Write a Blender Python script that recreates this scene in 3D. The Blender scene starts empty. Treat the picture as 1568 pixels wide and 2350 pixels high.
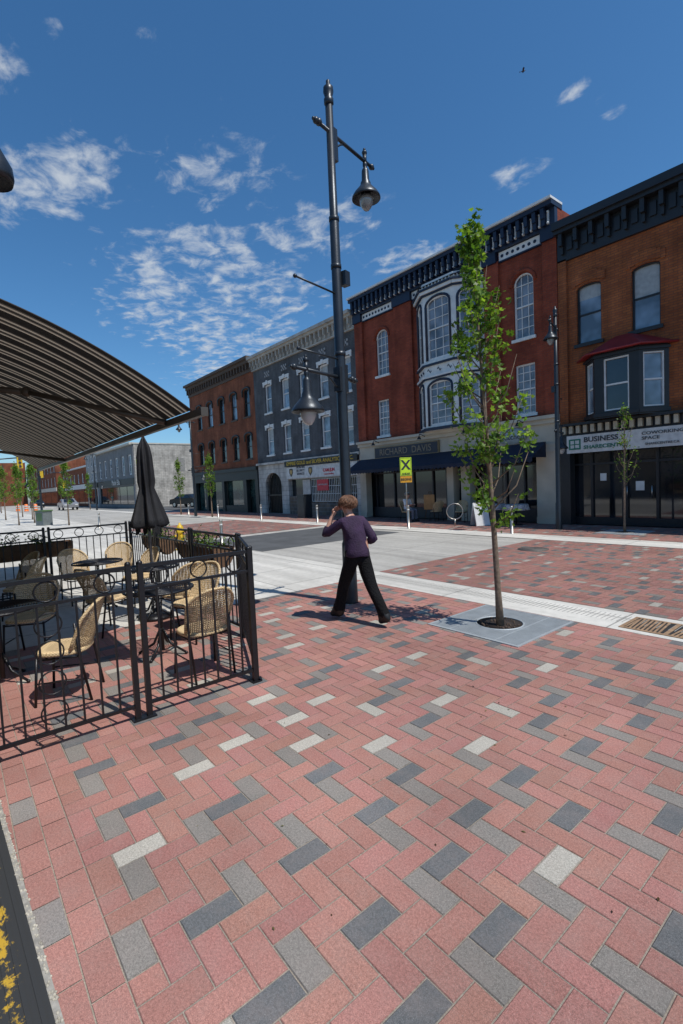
import bpy, math, random
from mathutils import Vector, Matrix, Euler
S=bpy.context.scene; COL=S.collection
R=math.radians
# ---------------------------------------------------------------- materials
MC={}
def nodes(name):
    m=bpy.data.materials.new(name); m.use_nodes=True
    nt=m.node_tree; b=nt.nodes['Principled BSDF']
    return m,nt,b
def M(name,col=(.5,.5,.5),rough=.6,metal=0.,var=.18,scale=6.,bump=0.,spec=.5,fine=0.,trans=0.):
    if name in MC: return MC[name]
    m,nt,b=nodes(name); N=nt.nodes; L=nt.links
    b.inputs['Roughness'].default_value=rough; b.inputs['Metallic'].default_value=metal
    b.inputs['Specular IOR Level'].default_value=spec
    tc=N.new('ShaderNodeTexCoord'); no=N.new('ShaderNodeTexNoise'); no.inputs['Scale'].default_value=scale; no.inputs['Detail'].default_value=8
    L.new(tc.outputs['Object'],no.inputs['Vector'])
    mr=N.new('ShaderNodeMapRange'); mr.inputs[1].default_value=.3; mr.inputs[2].default_value=.7
    mr.inputs[3].default_value=1-var; mr.inputs[4].default_value=1+var
    L.new(no.outputs['Fac'],mr.inputs[0])
    last=mr.outputs[0]
    vm=N.new('ShaderNodeVectorMath'); vm.operation='SCALE'; vm.inputs[0].default_value=col
    L.new(last,vm.inputs['Scale']); L.new(vm.outputs[0],b.inputs['Base Color'])
    if bump>0:
        bn=N.new('ShaderNodeTexNoise'); bn.inputs['Scale'].default_value=scale*8; bn.inputs['Detail'].default_value=6
        L.new(tc.outputs['Object'],bn.inputs['Vector'])
        bp=N.new('ShaderNodeBump'); bp.inputs['Strength'].default_value=bump; bp.inputs['Distance'].default_value=.02
        L.new(bn.outputs['Fac'],bp.inputs['Height']); L.new(bp.outputs[0],b.inputs['Normal'])
    MC[name]=m; return m
def brickmat(name,c1,c2,mort,bw=.23,rh=.078,ms=.009,bump=.4):
    if name in MC: return MC[name]
    m,nt,b=nodes(name); N=nt.nodes; L=nt.links
    b.inputs['Roughness'].default_value=.85; b.inputs['Specular IOR Level'].default_value=.2
    tc=N.new('ShaderNodeTexCoord'); sp=N.new('ShaderNodeSeparateXYZ'); L.new(tc.outputs['Object'],sp.inputs[0])
    ad=N.new('ShaderNodeMath'); L.new(sp.outputs[0],ad.inputs[0]); L.new(sp.outputs[1],ad.inputs[1])
    cb=N.new('ShaderNodeCombineXYZ'); L.new(ad.outputs[0],cb.inputs[0]); L.new(sp.outputs[2],cb.inputs[1])
    br=N.new('ShaderNodeTexBrick'); L.new(cb.outputs[0],br.inputs['Vector'])
    br.inputs['Scale'].default_value=1; br.inputs['Brick Width'].default_value=bw; br.inputs['Row Height'].default_value=rh
    br.inputs['Mortar Size'].default_value=ms; br.inputs['Color1'].default_value=(*c1,1); br.inputs['Color2'].default_value=(*c2,1); br.inputs['Mortar'].default_value=(*mort,1)
    last=br.outputs['Color']
    for sc,lo,hi,st in ((.9,.66,1.28,(1,1,1)),(3.5,.82,1.18,(1,1,.2))):
        mp=N.new('ShaderNodeMapping');mp.inputs['Scale'].default_value=st;L.new(tc.outputs['Object'],mp.inputs[0])
        no=N.new('ShaderNodeTexNoise'); no.inputs['Scale'].default_value=sc; no.inputs['Detail'].default_value=8; L.new(mp.outputs[0],no.inputs['Vector'])
        mr=N.new('ShaderNodeMapRange'); mr.inputs[1].default_value=.3;mr.inputs[2].default_value=.7;mr.inputs[3].default_value=lo;mr.inputs[4].default_value=hi
        L.new(no.outputs['Fac'],mr.inputs[0])
        vm=N.new('ShaderNodeVectorMath'); vm.operation='SCALE'; L.new(last,vm.inputs[0]); L.new(mr.outputs[0],vm.inputs['Scale']);last=vm.outputs[0]
    L.new(last,b.inputs['Base Color'])
    bp=N.new('ShaderNodeBump'); bp.inputs['Strength'].default_value=bump; bp.inputs['Distance'].default_value=.01; bp.invert=True
    L.new(br.outputs['Fac'],bp.inputs['Height']); L.new(bp.outputs[0],b.inputs['Normal'])
    MC[name]=m; return m
def attrmat(name,rough=.8,speck=.3,sscale=160,trans=0.,spec=.3):
    if name in MC: return MC[name]
    m,nt,b=nodes(name); N=nt.nodes; L=nt.links
    b.inputs['Roughness'].default_value=rough; b.inputs['Specular IOR Level'].default_value=spec
    at=N.new('ShaderNodeAttribute'); at.attribute_name='Col'
    tc=N.new('ShaderNodeTexCoord'); last=at.outputs['Color']
    if speck>0:
        for sc,am in ((sscale,speck),(sscale*.35,speck*.6),(1.1,.12),(.35,.08)):
            n=N.new('ShaderNodeTexNoise'); n.inputs['Scale'].default_value=sc; n.inputs['Detail'].default_value=4; L.new(tc.outputs['Object'],n.inputs['Vector'])
            mr=N.new('ShaderNodeMapRange'); mr.inputs[1].default_value=.35;mr.inputs[2].default_value=.65;mr.inputs[3].default_value=1-am;mr.inputs[4].default_value=1+am
            L.new(n.outputs['Fac'],mr.inputs[0]); vm=N.new('ShaderNodeVectorMath'); vm.operation='SCALE'
            L.new(last,vm.inputs[0]); L.new(mr.outputs[0],vm.inputs['Scale']); last=vm.outputs[0]
        # sandy dust film
        n=N.new('ShaderNodeTexNoise'); n.inputs['Scale'].default_value=6; n.inputs['Detail'].default_value=9;n.inputs['Roughness'].default_value=.75; L.new(tc.outputs['Object'],n.inputs['Vector'])
        mr=N.new('ShaderNodeMapRange'); mr.inputs[1].default_value=.45;mr.inputs[2].default_value=.75;mr.inputs[3].default_value=.02;mr.inputs[4].default_value=.28
        L.new(n.outputs['Fac'],mr.inputs[0]);mx=N.new('ShaderNodeMix');mx.data_type='RGBA';L.new(mr.outputs[0],mx.inputs[0]);L.new(last,mx.inputs[6]);mx.inputs[7].default_value=(.35,.27,.235,1);last=mx.outputs[2]
        # tiny pale grains
        for sc,lo,cc,am in ((420,.70,(.62,.60,.56,1),.5),):
            n=N.new('ShaderNodeTexNoise'); n.inputs['Scale'].default_value=sc; n.inputs['Detail'].default_value=1; L.new(tc.outputs['Object'],n.inputs['Vector'])
            mr=N.new('ShaderNodeMapRange'); mr.inputs[1].default_value=lo;mr.inputs[2].default_value=lo+.03;mr.inputs[3].default_value=0;mr.inputs[4].default_value=am
            L.new(n.outputs['Fac'],mr.inputs[0]);mx=N.new('ShaderNodeMix');mx.data_type='RGBA';L.new(mr.outputs[0],mx.inputs[0]);L.new(last,mx.inputs[6]);mx.inputs[7].default_value=cc;last=mx.outputs[2]
        bp=N.new('ShaderNodeBump'); bp.inputs['Strength'].default_value=.4; bp.inputs['Distance'].default_value=.004
        n=N.new('ShaderNodeTexNoise'); n.inputs['Scale'].default_value=sscale; n.inputs['Detail'].default_value=4; L.new(tc.outputs['Object'],n.inputs['Vector'])
        L.new(n.outputs['Fac'],bp.inputs['Height']); L.new(bp.outputs[0],b.inputs['Normal'])
    L.new(last,b.inputs['Base Color'])
    if trans>0:
        tr=N.new('ShaderNodeBsdfTranslucent'); mx=N.new('ShaderNodeMixShader'); mx.inputs[0].default_value=trans
        hs=N.new('ShaderNodeVectorMath'); hs.operation='MULTIPLY'; hs.inputs[1].default_value=(1.5,1.6,.6); L.new(last,hs.inputs[0]); L.new(hs.outputs[0],tr.inputs[0])
        out=N['Material Output']; L.new(b.outputs[0],mx.inputs[1]); L.new(tr.outputs[0],mx.inputs[2]); L.new(mx.outputs[0],out.inputs[0])
    MC[name]=m; return m
def glassmat(name,col,rough=.05):
    if name in MC: return MC[name]
    m,nt,b=nodes(name); N=nt.nodes; L=nt.links
    tc=N.new('ShaderNodeTexCoord'); no=N.new('ShaderNodeTexNoise'); no.inputs['Scale'].default_value=1.4; L.new(tc.outputs['Object'],no.inputs['Vector'])
    mr=N.new('ShaderNodeMapRange'); mr.inputs[1].default_value=.35;mr.inputs[2].default_value=.65;mr.inputs[3].default_value=.5;mr.inputs[4].default_value=1.5
    L.new(no.outputs['Fac'],mr.inputs[0]); vm=N.new('ShaderNodeVectorMath'); vm.operation='SCALE'; vm.inputs[0].default_value=col
    L.new(mr.outputs[0],vm.inputs['Scale']); L.new(vm.outputs[0],b.inputs['Base Color'])
    bp=N.new('ShaderNodeBump'); bp.inputs['Strength'].default_value=.04; L.new(no.outputs['Fac'],bp.inputs['Height']); L.new(bp.outputs[0],b.inputs['Normal'])
    b.inputs['Roughness'].default_value=rough; b.inputs['Specular IOR Level'].default_value=.9
    MC[name]=m; return m
# ---------------------------------------------------------------- mesh builder
class MB:
    def __init__(s,T=None): s.v=[];s.f=[];s.m=[];s.s=[];s.T=T;s.c=[]
    def pt(s,p):
        p=Vector(p)
        if s.T is not None: p=s.T@p
        s.v.append(p); return len(s.v)-1
    def face(s,pts,m=0,sm=False,c=None):
        s.f.append([s.pt(p) for p in pts]); s.m.append(m); s.s.append(sm); s.c.append(c)
    def fi(s,idx,m=0,sm=False,c=None): s.f.append(idx); s.m.append(m); s.s.append(sm); s.c.append(c)
    def box(s,x0,y0,z0,x1,y1,z1,m=0):
        if x0>x1:x0,x1=x1,x0
        if y0>y1:y0,y1=y1,y0
        if z0>z1:z0,z1=z1,z0
        i=[s.pt(p) for p in ((x0,y0,z0),(x1,y0,z0),(x1,y1,z0),(x0,y1,z0),(x0,y0,z1),(x1,y0,z1),(x1,y1,z1),(x0,y1,z1))]
        for q in ((0,3,2,1),(4,5,6,7),(0,1,5,4),(1,2,6,5),(2,3,7,6),(3,0,4,7)): s.fi([i[k] for k in q],m)
    def tube(s,pts,r,n=8,m=0,caps=True,closed=False,sm=True):
        pts=[Vector(p) for p in pts]; k=len(pts); rr=r if isinstance(r,(list,tuple)) else [r]*k
        rings=[]; ref=None
        for i,p in enumerate(pts):
            if closed: t=pts[(i+1)%k]-pts[i-1]
            else: t=pts[min(i+1,k-1)]-pts[max(i-1,0)]
            t.normalize()
            if ref is None:
                ref=Vector((0,0,1)) if abs(t.z)<.9 else Vector((1,0,0))
            a=(ref-t*ref.dot(t)); 
            if a.length<1e-4: a=t.orthogonal()
            a.normalize(); b=t.cross(a); ref=a
            rings.append([s.pt(p+(a*math.cos(2*math.pi*j/n)+b*math.sin(2*math.pi*j/n))*rr[i]) for j in range(n)])
        for i in range(k if closed else k-1):
            A=rings[i];B=rings[(i+1)%k]
            for j in range(n): s.fi([A[j],A[(j+1)%n],B[(j+1)%n],B[j]],m,sm)
        if caps and not closed: s.fi(rings[0][::-1],m); s.fi(rings[-1][:],m)
    def lathe(s,prof,c=(0,0,0),n=20,m=0,sm=True,rip=None,caps=True):
        rings=[]
        for (r,z) in prof:
            ring=[]
            for j in range(n):
                a=2*math.pi*j/n; q=r*(rip(a,z) if rip else 1)
                ring.append(s.pt((c[0]+q*math.cos(a),c[1]+q*math.sin(a),c[2]+z)))
            rings.append(ring)
        for A,B in zip(rings,rings[1:]):
            for j in range(n): s.fi([A[j],A[(j+1)%n],B[(j+1)%n],B[j]],m,sm)
        if caps: s.fi(rings[0][::-1],m); s.fi(rings[-1][:],m)
    def ball(s,c,r,n=12,m=0,sz=1.):
        s.lathe([(max(.001,r*math.sin(math.pi*i/8)),-r*sz*math.cos(math.pi*i/8)) for i in range(9)],c,n,m)
    def ring(s,c,r,t,ax='y',n=24,m=0,k=6):
        pts=[]
        for j in range(n):
            a=2*math.pi*j/n; x,z=r*math.cos(a),r*math.sin(a)
            pts.append({'y':(c[0]+x,c[1],c[2]+z),'x':(c[0],c[1]+x,c[2]+z),'z':(c[0]+x,c[1]+z,c[2])}[ax])
        s.tube(pts,t,k,m,closed=True)
    def obj(s,name,mats,parent=None,off=(0,0,0)):
        off=Vector(off); me=bpy.data.meshes.new(name)
        me.from_pydata([tuple(v-off) for v in s.v],[],s.f)
        if not isinstance(mats,(list,tuple)): mats=[mats]
        for x in mats: me.materials.append(x)
        me.polygons.foreach_set('material_index',s.m); me.polygons.foreach_set('use_smooth',s.s)
        if any(c is not None for c in s.c):
            ca=me.color_attributes.new('Col','FLOAT_COLOR','CORNER'); dat=[]
            for f,c in zip(s.f,s.c):
                c=c or (.5,.5,.5)
                for _ in f: dat.extend((c[0],c[1],c[2],1))
            ca.data.foreach_set('color',dat)
        me.update(); o=bpy.data.objects.new(name,me); COL.objects.link(o)
        if parent is not None: o.parent=parent
        else: o.location=off
        return o
def thing(name,label,cat,loc=(0,0,0),rot=0,group=None):
    e=bpy.data.objects.new(name,None); e.empty_display_size=.2; COL.objects.link(e); e.location=loc; e.rotation_euler=(0,0,rot)
    tag(e,label,cat,group); return e
def tag(o,label,cat,group=None):
    o['label']=label;o['category']=cat
    if group:o['group']=group
    return o
def clone(o,loc,rot=0,label=None,scale=None):
    def rec(x,par):
        y=x.copy(); COL.objects.link(y)
        if par is not None: y.parent=par
        for c in x.children: rec(c,y)
        return y
    n=rec(o,None); n.location=loc; n.rotation_euler=(0,0,rot)
    if scale: n.scale=(scale,)*3
    if label: n['label']=label
    return n
def text(st,size,loc,mat,parent,off=(0,0,0),rot=(R(90),0,0),name='lettering',sx=1.,ext=.006,align='CENTER',bold=0.):
    cu=bpy.data.curves.new('t','FONT'); cu.body=st; cu.size=size; cu.extrude=ext; cu.align_x=align; cu.align_y='CENTER'; cu.resolution_u=3
    cu.offset=bold*size
    t=bpy.data.objects.new('t',cu); COL.objects.link(t); dg=bpy.context.evaluated_depsgraph_get(); dg.update()
    me=bpy.data.meshes.new_from_object(t.evaluated_get(dg)); bpy.data.objects.remove(t)
    me.materials.clear(); me.materials.append(mat)
    T=Matrix.Translation(Vector(loc)-Vector(off))@Euler(rot).to_matrix().to_4x4()@Matrix.Diagonal((sx,1,1,1))
    me.transform(T); me.name=name; o=bpy.data.objects.new(name,me); COL.objects.link(o); o.parent=parent; return o
def frame(p0,p1=None,ang=None):
    p0=Vector(p0)
    if ang is None: ang=math.atan2(p1[1]-p0.y,p1[0]-p0.x)
    return Matrix.Translation(p0)@Matrix.Rotation(ang,4,'Z')
# common mats
black=M('black_iron',(.012,.012,.014),.35,.3,.2,20,.15,.6)
postm=M('grey_lamp_paint',(.035,.042,.05),.38,.5,.12,9,.08,.5)
white=M('white_paint',(.66,.66,.64),.5,0,.12,4)
navy=M('navy_paint',(.006,.014,.038),.5,0,.15,5)
darkg=glassmat('dark_glass',(.012,.015,.02))
blueg=glassmat('painted_sky_glass',(.17,.225,.285),.1)  # blue sky reflection of the panes painted into their base colour
curt=glassmat('curtained_glass',(.15,.17,.2),.15)
cream=M('cream_paint',(.52,.48,.40),.6,0,.12,2,.1)
# ---------------------------------------------------------------- camera, light, world
yaw=R(38.9);pch=R(3.35);rol=R(2.6)
d=Vector((-math.cos(yaw),math.sin(yaw),0));rt=Vector((math.sin(yaw),math.cos(yaw),0));zz=Vector((0,0,1))
fw=d*math.cos(pch)-zz*math.sin(pch);up0=zz*math.cos(pch)+d*math.sin(pch)
cx=rt*math.cos(rol)-up0*math.sin(rol);cy=rt*math.sin(rol)+up0*math.cos(rol)
cam=bpy.data.objects.new("camera",bpy.data.cameras.new("camera"));COL.objects.link(cam)
cam.matrix_world=Matrix(((cx.x,cy.x,-fw.x,0),(cx.y,cy.y,-fw.y,0),(cx.z,cy.z,-fw.z,1.8),(0,0,0,1)))
cam.data.sensor_fit='HORIZONTAL';cam.data.sensor_width=24;cam.data.lens=16.99;cam.data.clip_end=2000;cam.data.clip_start=.05;S.camera=cam
el=R(62);sd=Vector((.97*math.cos(el),.24*math.cos(el),math.sin(el)))
su=bpy.data.lights.new('sun','SUN');su.energy=4.2;su.angle=R(.5);su.color=(1,.96,.9)
so=bpy.data.objects.new('sun',su);COL.objects.link(so);so.rotation_euler=(-sd).to_track_quat('-Z','Y').to_euler();so.location=(10,5,30)
S.view_settings.view_transform='Standard';S.view_settings.look='None';S.view_settings.exposure=0
w=bpy.data.worlds.new("World");S.world=w;w.use_nodes=True;nt=w.node_tree;N=nt.nodes;L=nt.links;N.clear()
def mth(op,a,b=None,c=None):
    n=N.new('ShaderNodeMath');n.operation=op
    for i,x in enumerate((a,b,c)):
        if x is None: continue
        if isinstance(x,(int,float)): n.inputs[i].default_value=x
        else: L.new(x,n.inputs[i])
    return n.outputs[0]
out=N.new('ShaderNodeOutputWorld');bg=N.new('ShaderNodeBackground');L.new(bg.outputs[0],out.inputs[0]);bg.inputs[1].default_value=.1
sky=N.new('ShaderNodeTexSky');sky.sky_type='NISHITA';sky.sun_disc=False;sky.sun_elevation=el;sky.sun_rotation=R(76);sky.ozone_density=1.6;sky.air_density=1.0;sky.dust_density=.5
hs=N.new('ShaderNodeHueSaturation');hs.inputs['Hue'].default_value=.488;hs.inputs['Saturation'].default_value=1.17;hs.inputs['Value'].default_value=1.0;L.new(sky.outputs[0],hs.inputs['Color'])
tint=N.new('ShaderNodeVectorMath');tint.operation='MULTIPLY';tint.inputs[1].default_value=(.74,.98,1.24);L.new(hs.outputs[0],tint.inputs[0])
tc=N.new('ShaderNodeTexCoord');sp=N.new('ShaderNodeSeparateXYZ');L.new(tc.outputs['Generated'],sp.inputs[0])
zc=mth('MAXIMUM',sp.outputs[2],.03)
cb=N.new('ShaderNodeCombineXYZ');L.new(mth('DIVIDE',sp.outputs[0],zc),cb.inputs[0]);L.new(mth('DIVIDE',sp.outputs[1],zc),cb.inputs[1])
P=cb.outputs[0]
def blob(cxx,cyy,rx,ry,ang,amp):
    mp=N.new('ShaderNodeMapping');mp.vector_type='TEXTURE';mp.inputs['Location'].default_value=(cxx,cyy,0);mp.inputs['Rotation'].default_value=(0,0,ang);mp.inputs['Scale'].default_value=(rx,ry,1)
    L.new(P,mp.inputs[0]);ln=N.new('ShaderNodeVectorMath');ln.operation='LENGTH';L.new(mp.outputs[0],ln.inputs[0])
    mr=N.new('ShaderNodeMapRange');mr.interpolation_type='SMOOTHSTEP';mr.inputs[1].default_value=0;mr.inputs[2].default_value=1;mr.inputs[3].default_value=amp;mr.inputs[4].default_value=0
    L.new(ln.outputs['Value'],mr.inputs[0]);return mr.outputs[0]
mask=None
for b_ in [(-2.7,1.3,1.7,.95,R(-27),1.),(-2.1,.95,.7,.55,R(-25),.95),(-3.8,2.1,1.8,1.1,R(-27),.95),(-1.8,.33,.55,.28,R(200),.95),(-1.42,.13,.3,.18,0,.7),(-1.6,1.2,.5,.42,R(10),.85),(-1.5,.75,.45,.35,0,.62),(-.9,1.55,.16,.14,0,.9),(-.585,1.49,.11,.08,R(80),.8),(-.64,1.345,.1,.06,0,.75),(-1.52,1.68,.36,.22,0,.95),(-1.11,.42,.07,.06,0,.65),(-1.2,.25,.09,.07,0,.55)]:
    o_=blob(*b_); mask=o_ if mask is None else mth('MAXIMUM',mask,o_)
def noise(sc,det,dist,stretch=(1,1,1),rotz=0,ro=.6):
    mp=N.new('ShaderNodeMapping');mp.inputs['Scale'].default_value=stretch;mp.inputs['Rotation'].default_value=(0,0,rotz);L.new(P,mp.inputs[0])
    n=N.new('ShaderNodeTexNoise');n.inputs['Scale'].default_value=sc;n.inputs['Detail'].default_value=det;n.inputs['Distortion'].default_value=dist;n.inputs['Roughness'].default_value=ro;L.new(mp.outputs[0],n.inputs['Vector']);return n.outputs['Fac']
n1=noise(8.5,10,.35,(1,1.2,1),R(35),.6);n2=noise(2.2,3,.2)
dn=mth('ADD',mth('MULTIPLY',n1,.74),mth('MULTIPLY',n2,.26))
thr=mth('SUBTRACT',.63,mth('MULTIPLY',mth('MINIMUM',mth('MULTIPLY',mask,1.6),1.0),.215))
mr=N.new('ShaderNodeMapRange');mr.interpolation_type='SMOOTHSTEP';mr.inputs[1].default_value=0;mr.inputs[2].default_value=.25;L.new(mth('SUBTRACT',dn,thr),mr.inputs[0])
cd=mth('MULTIPLY',mr.outputs[0],mth('MINIMUM',mth('MULTIPLY',mask,3.),.84))
mx=N.new('ShaderNodeMix');mx.data_type='RGBA';L.new(cd,mx.inputs[0]);L.new(tint.outputs[0],mx.inputs[6]);mx.inputs[7].default_value=(5.8,6.3,6.9,1)
L.new(mx.outputs[2],bg.inputs[0])
# ---------------------------------------------------------------- ground surfaces
def structure(o): o['kind']='structure'; return o
def conc(name,col,jx,jy,ms=.012,streak=True):
    m,nt,b=nodes(name);N=nt.nodes;L=nt.links;b.inputs['Roughness'].default_value=.85;b.inputs['Specular IOR Level'].default_value=.2
    tc=N.new('ShaderNodeTexCoord');br=N.new('ShaderNodeTexBrick');br.offset=0;L.new(tc.outputs['Object'],br.inputs['Vector']);br.inputs['Scale'].default_value=1
    br.inputs['Brick Width'].default_value=jx;br.inputs['Row Height'].default_value=jy;br.inputs['Mortar Size'].default_value=ms
    br.inputs['Color1'].default_value=(*col,1);br.inputs['Color2'].default_value=(*[c*.93 for c in col],1);br.inputs['Mortar'].default_value=(*[c*.45 for c in col],1)
    last=br.outputs['Color']
    for sc,am,st in ((.5,.12,(1,1,1)),(9,.08,(1,1,1)),(2.2,.15,(.10,1.6,1)),(90,.1,(1,1,1))):
        mp=N.new('ShaderNodeMapping');mp.inputs['Scale'].default_value=st;L.new(tc.outputs['Object'],mp.inputs[0])
        n=N.new('ShaderNodeTexNoise');n.inputs['Scale'].default_value=sc;n.inputs['Detail'].default_value=6;L.new(mp.outputs[0],n.inputs['Vector'])
        r=N.new('ShaderNodeMapRange');r.inputs[1].default_value=.3;r.inputs[2].default_value=.7;r.inputs[3].default_value=1-am;r.inputs[4].default_value=1+am;L.new(n.outputs['Fac'],r.inputs[0])
        v=N.new('ShaderNodeVectorMath');v.operation='SCALE';L.new(last,v.inputs[0]);L.new(r.outputs[0],v.inputs['Scale']);last=v.outputs[0]
    L.new(last,b.inputs['Base Color']);return m
def sheet(name,x0,y0,x1,y1,z,mat):
    mb=MB();mb.face([(x0,y0,z),(x1,y0,z),(x1,y1,z),(x0,y1,z)]);return structure(mb.obj(name,mat))
cw=conc('pavement_concrete',(.54,.52,.47),1.5,1.5)
cr=conc('road_concrete',(.38,.365,.33),4.5,3.05)
ck=conc('kerb_concrete',(.54,.52,.47),2.4,.9,.01)
asp=M('asphalt',(.085,.088,.09),.9,0,.2,1.5,.3,.3,.35)
aspg=M('ground_asphalt',(.2,.2,.19),.9,0,.2,.4,.1)
sheet('ground',-500,-300,300,500,-.05,aspg)
sheet('near_pavement',-140,-.6,-6.9,5.8,0,cw)
sheet('road',-140,6.6,60,12.7,-.016,cr)
sheet('asphalt_patch',-16.4,6.75,-12.0,12.3,-.012,asp)
sheet('far_pavement_border',-140,12.7,60,13.7,0,ck)
sheet('near_kerb',-140,5.8,60,6.6,0,ck)
sheet('side_lot',-59.4,17.0,-41.7,45,-.006,asp)
def herr(name,x0,y0,x1,y1,z=0.,bw=.12,simple=False,seed=1,dim=1.):
    mb=MB();rnd=random.Random(seed)
    mb.face([(x0,y0,z-.0045),(x1,y0,z-.0045),(x1,y1,z-.0045),(x0,y1,z-.0045)],0,False,(.27*dim,.235*dim,.19*dim))
    nx=int((x1-x0)/bw)+3;ny=int((y1-y0)/bw)+3
    g=.0028;L_=[]
    for i in range(-2,nx):
        for j in range(-2,ny):
            k=(i-j)%4
            if k==0: L_.append((i,j,i+2,j+1,0,i+1,j+.5))
            elif k==2: L_.append((i,j-1,i+1,j+1,1,i+.5,j))
    order=list(range(len(L_)));rnd.shuffle(order);sel={};grid={}
    def near(cx_,cy_,t,rad):
        for a in range(-4,5):
            for b in range(-4,5):
                for (qx,qy,qt) in grid.get((int(cx_)+a,int(cy_)+b),()):
                    dd=(qx-cx_)**2+(qy-cy_)**2
                    if qt==t and dd<rad*rad: return True
                    if qt!=t and dd<1.3: return rnd.random()<.5
        return False
    for o in order:
        i,j,i2,j2,t,cx_,cy_=L_[o]
        if rnd.random()<.85 and not near(cx_,cy_,t,2.9):
            sel[o]=1;grid.setdefault((int(cx_),int(cy_)),[]).append((cx_,cy_,t))
    for o,(i,j,i2,j2,t,cx_,cy_) in enumerate(L_):
        X0=max(x0,x0+i*bw);Y0=max(y0,y0+j*bw);X1=min(x1,x0+i2*bw);Y1=min(y1,y0+j2*bw)
        if X1-X0<.02 or Y1-Y0<.02: continue
        q=rnd.random();v=.9+.2*rnd.random()
        if o in sel and t==1: col=(.115,.12,.122) if q<.72 else (.40,.375,.32)
        elif o in sel: col=(.205,.187,.165) if q<.95 else (.35,.33,.28)
        else:
            h=rnd.random();col=(.335+.02*(h-.5),.158+.012*(rnd.random()-.5),.128+.012*(h-.5))
        c=tuple(min(1,x*v*dim) for x in col)
        dz=(rnd.random()-.5)*.0014
        if simple: mb.face([(X0+g,Y0+g,z+dz),(X1-g,Y0+g,z+dz),(X1-g,Y1-g,z+dz),(X0+g,Y1-g,z+dz)],0,False,c);continue
        b=g+.0035;zt=z+dz;zb=z-.003
        oo=[(X0+g,Y0+g),(X1-g,Y0+g),(X1-g,Y1-g),(X0+g,Y1-g)];p=[(X0+b,Y0+b),(X1-b,Y0+b),(X1-b,Y1-b),(X0+b,Y1-b)]
        oi=[mb.pt((*q_,zb)) for q_ in oo];pi=[mb.pt((*q_,zt+(rnd.random()-.5)*.0008)) for q_ in p]
        mb.fi(pi,0,False,c)
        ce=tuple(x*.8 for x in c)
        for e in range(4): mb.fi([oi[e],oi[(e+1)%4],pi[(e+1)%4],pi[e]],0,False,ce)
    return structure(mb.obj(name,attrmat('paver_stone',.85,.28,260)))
herr('brick_pavement',-6.9,.38,5.0,5.8,0,.12,False,3)
herr('brick_road',-7.1,6.64,6.0,12.7,-.006,.12,True,4,.78)
herr('brick_crossing',-25.5,6.64,-17.0,12.7,-.006,.12,True,6,.75)
herr('far_brick_pavement',-41.7,13.7,8,17.0,0.0,.12,True,7,.8)
mb=MB();rnd=random.Random(9)
mb.face([(-6.9,-.1,-.0045),(5,-.1,-.0045),(5,.38,-.0045),(-6.9,.38,-.0045)],0,False,(.30,.26,.21))
for row,(ya,yb,ww) in enumerate(((.02,.14,.24),(.14,.26,.24),(.26,.38,.24))):
    x=-6.9-.12*row
    while x<5:
        v=.9+.2*rnd.random();c=(.335*v,.16*v,.13*v)
        if row==1 and rnd.random()<.12:c=(.22*v,.2*v,.18*v)
        mb.face([(max(x,-6.9)+.003,ya+.003,0),(x+ww-.003,ya+.003,0),(x+ww-.003,yb-.003,0),(max(x,-6.9)+.003,yb-.003,0)],0,False,c);x+=ww
structure(mb.obj('border_course',attrmat('paver_stone')))
PR=R(2.5);PO=(-1.86,.158,0)
mb=MB();rnd=random.Random(12)
for _ in range(520):
    x=-3.2+5.5*rnd.random();mb.ball((x,.010+rnd.uniform(-.014,.012),.004),rnd.uniform(.003,.007),5)
o=mb.obj('joint_pebbles',M('pebble',(.42,.38,.30),.9,0,.4,30));o['kind']='stuff';o.location=PO;o.rotation_euler=(0,0,PR)
mb=MB();mb.box(-3.2,-.005,.001,5,.018,.0035);o=structure(mb.obj('plate_bedding',M('grey_bedding',(.32,.30,.26),.95,0,.3,30,.3)));o.location=PO;o.rotation_euler=(0,0,PR)
m,nt2,b=nodes('worn_yellow_plate');N2=nt2.nodes;L2=nt2.links
tcc=N2.new('ShaderNodeTexCoord')
def yl(sc,det,st=(1,1,1),ro=.7):
    mp=N2.new('ShaderNodeMapping');mp.inputs['Scale'].default_value=st;L2.new(tcc.outputs['Object'],mp.inputs[0]);no=N2.new('ShaderNodeTexNoise');no.inputs['Scale'].default_value=sc;no.inputs['Detail'].default_value=det;no.inputs['Roughness'].default_value=ro;L2.new(mp.outputs[0],no.inputs['Vector']);return no.outputs['Fac']
sp2=N2.new('ShaderNodeSeparateXYZ');L2.new(tcc.outputs['Object'],sp2.inputs[0])
def m2_(op,a,b_,c_=0):
    n=N2.new('ShaderNodeMath');n.operation=op
    for i,x in enumerate((a,b_,c_)):
        if isinstance(x,(int,float)):n.inputs[i].default_value=x
        else:L2.new(x,n.inputs[i])
    return n.outputs[0]
band=m2_('SUBTRACT',.5,m2_('MULTIPLY',m2_('ABSOLUTE',m2_('ADD',sp2.outputs[1],.105),0),5.0))
val=m2_('ADD',m2_('MULTIPLY',band,.38),m2_('ADD',m2_('MULTIPLY',yl(7,6,(1,1.5,1)),.45),m2_('MULTIPLY',yl(45,8),.28)))
rp=N2.new('ShaderNodeValToRGB');rp.color_ramp.elements[0].position=.525;rp.color_ramp.elements[0].color=(.035,.036,.036,1);rp.color_ramp.elements[1].position=.56;rp.color_ramp.elements[1].color=(.50,.31,.03,1)
L2.new(val,rp.inputs[0]);L2.new(rp.outputs[0],b.inputs['Base Color']);b.inputs['Roughness'].default_value=.6
mb=MB();mb.box(-3.2,-.62,-.02,5,-.005,.006)
for i in range(15): mb.box(-3.2,-.60+i*.04,.006,5,-.585+i*.04,.010)
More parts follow.
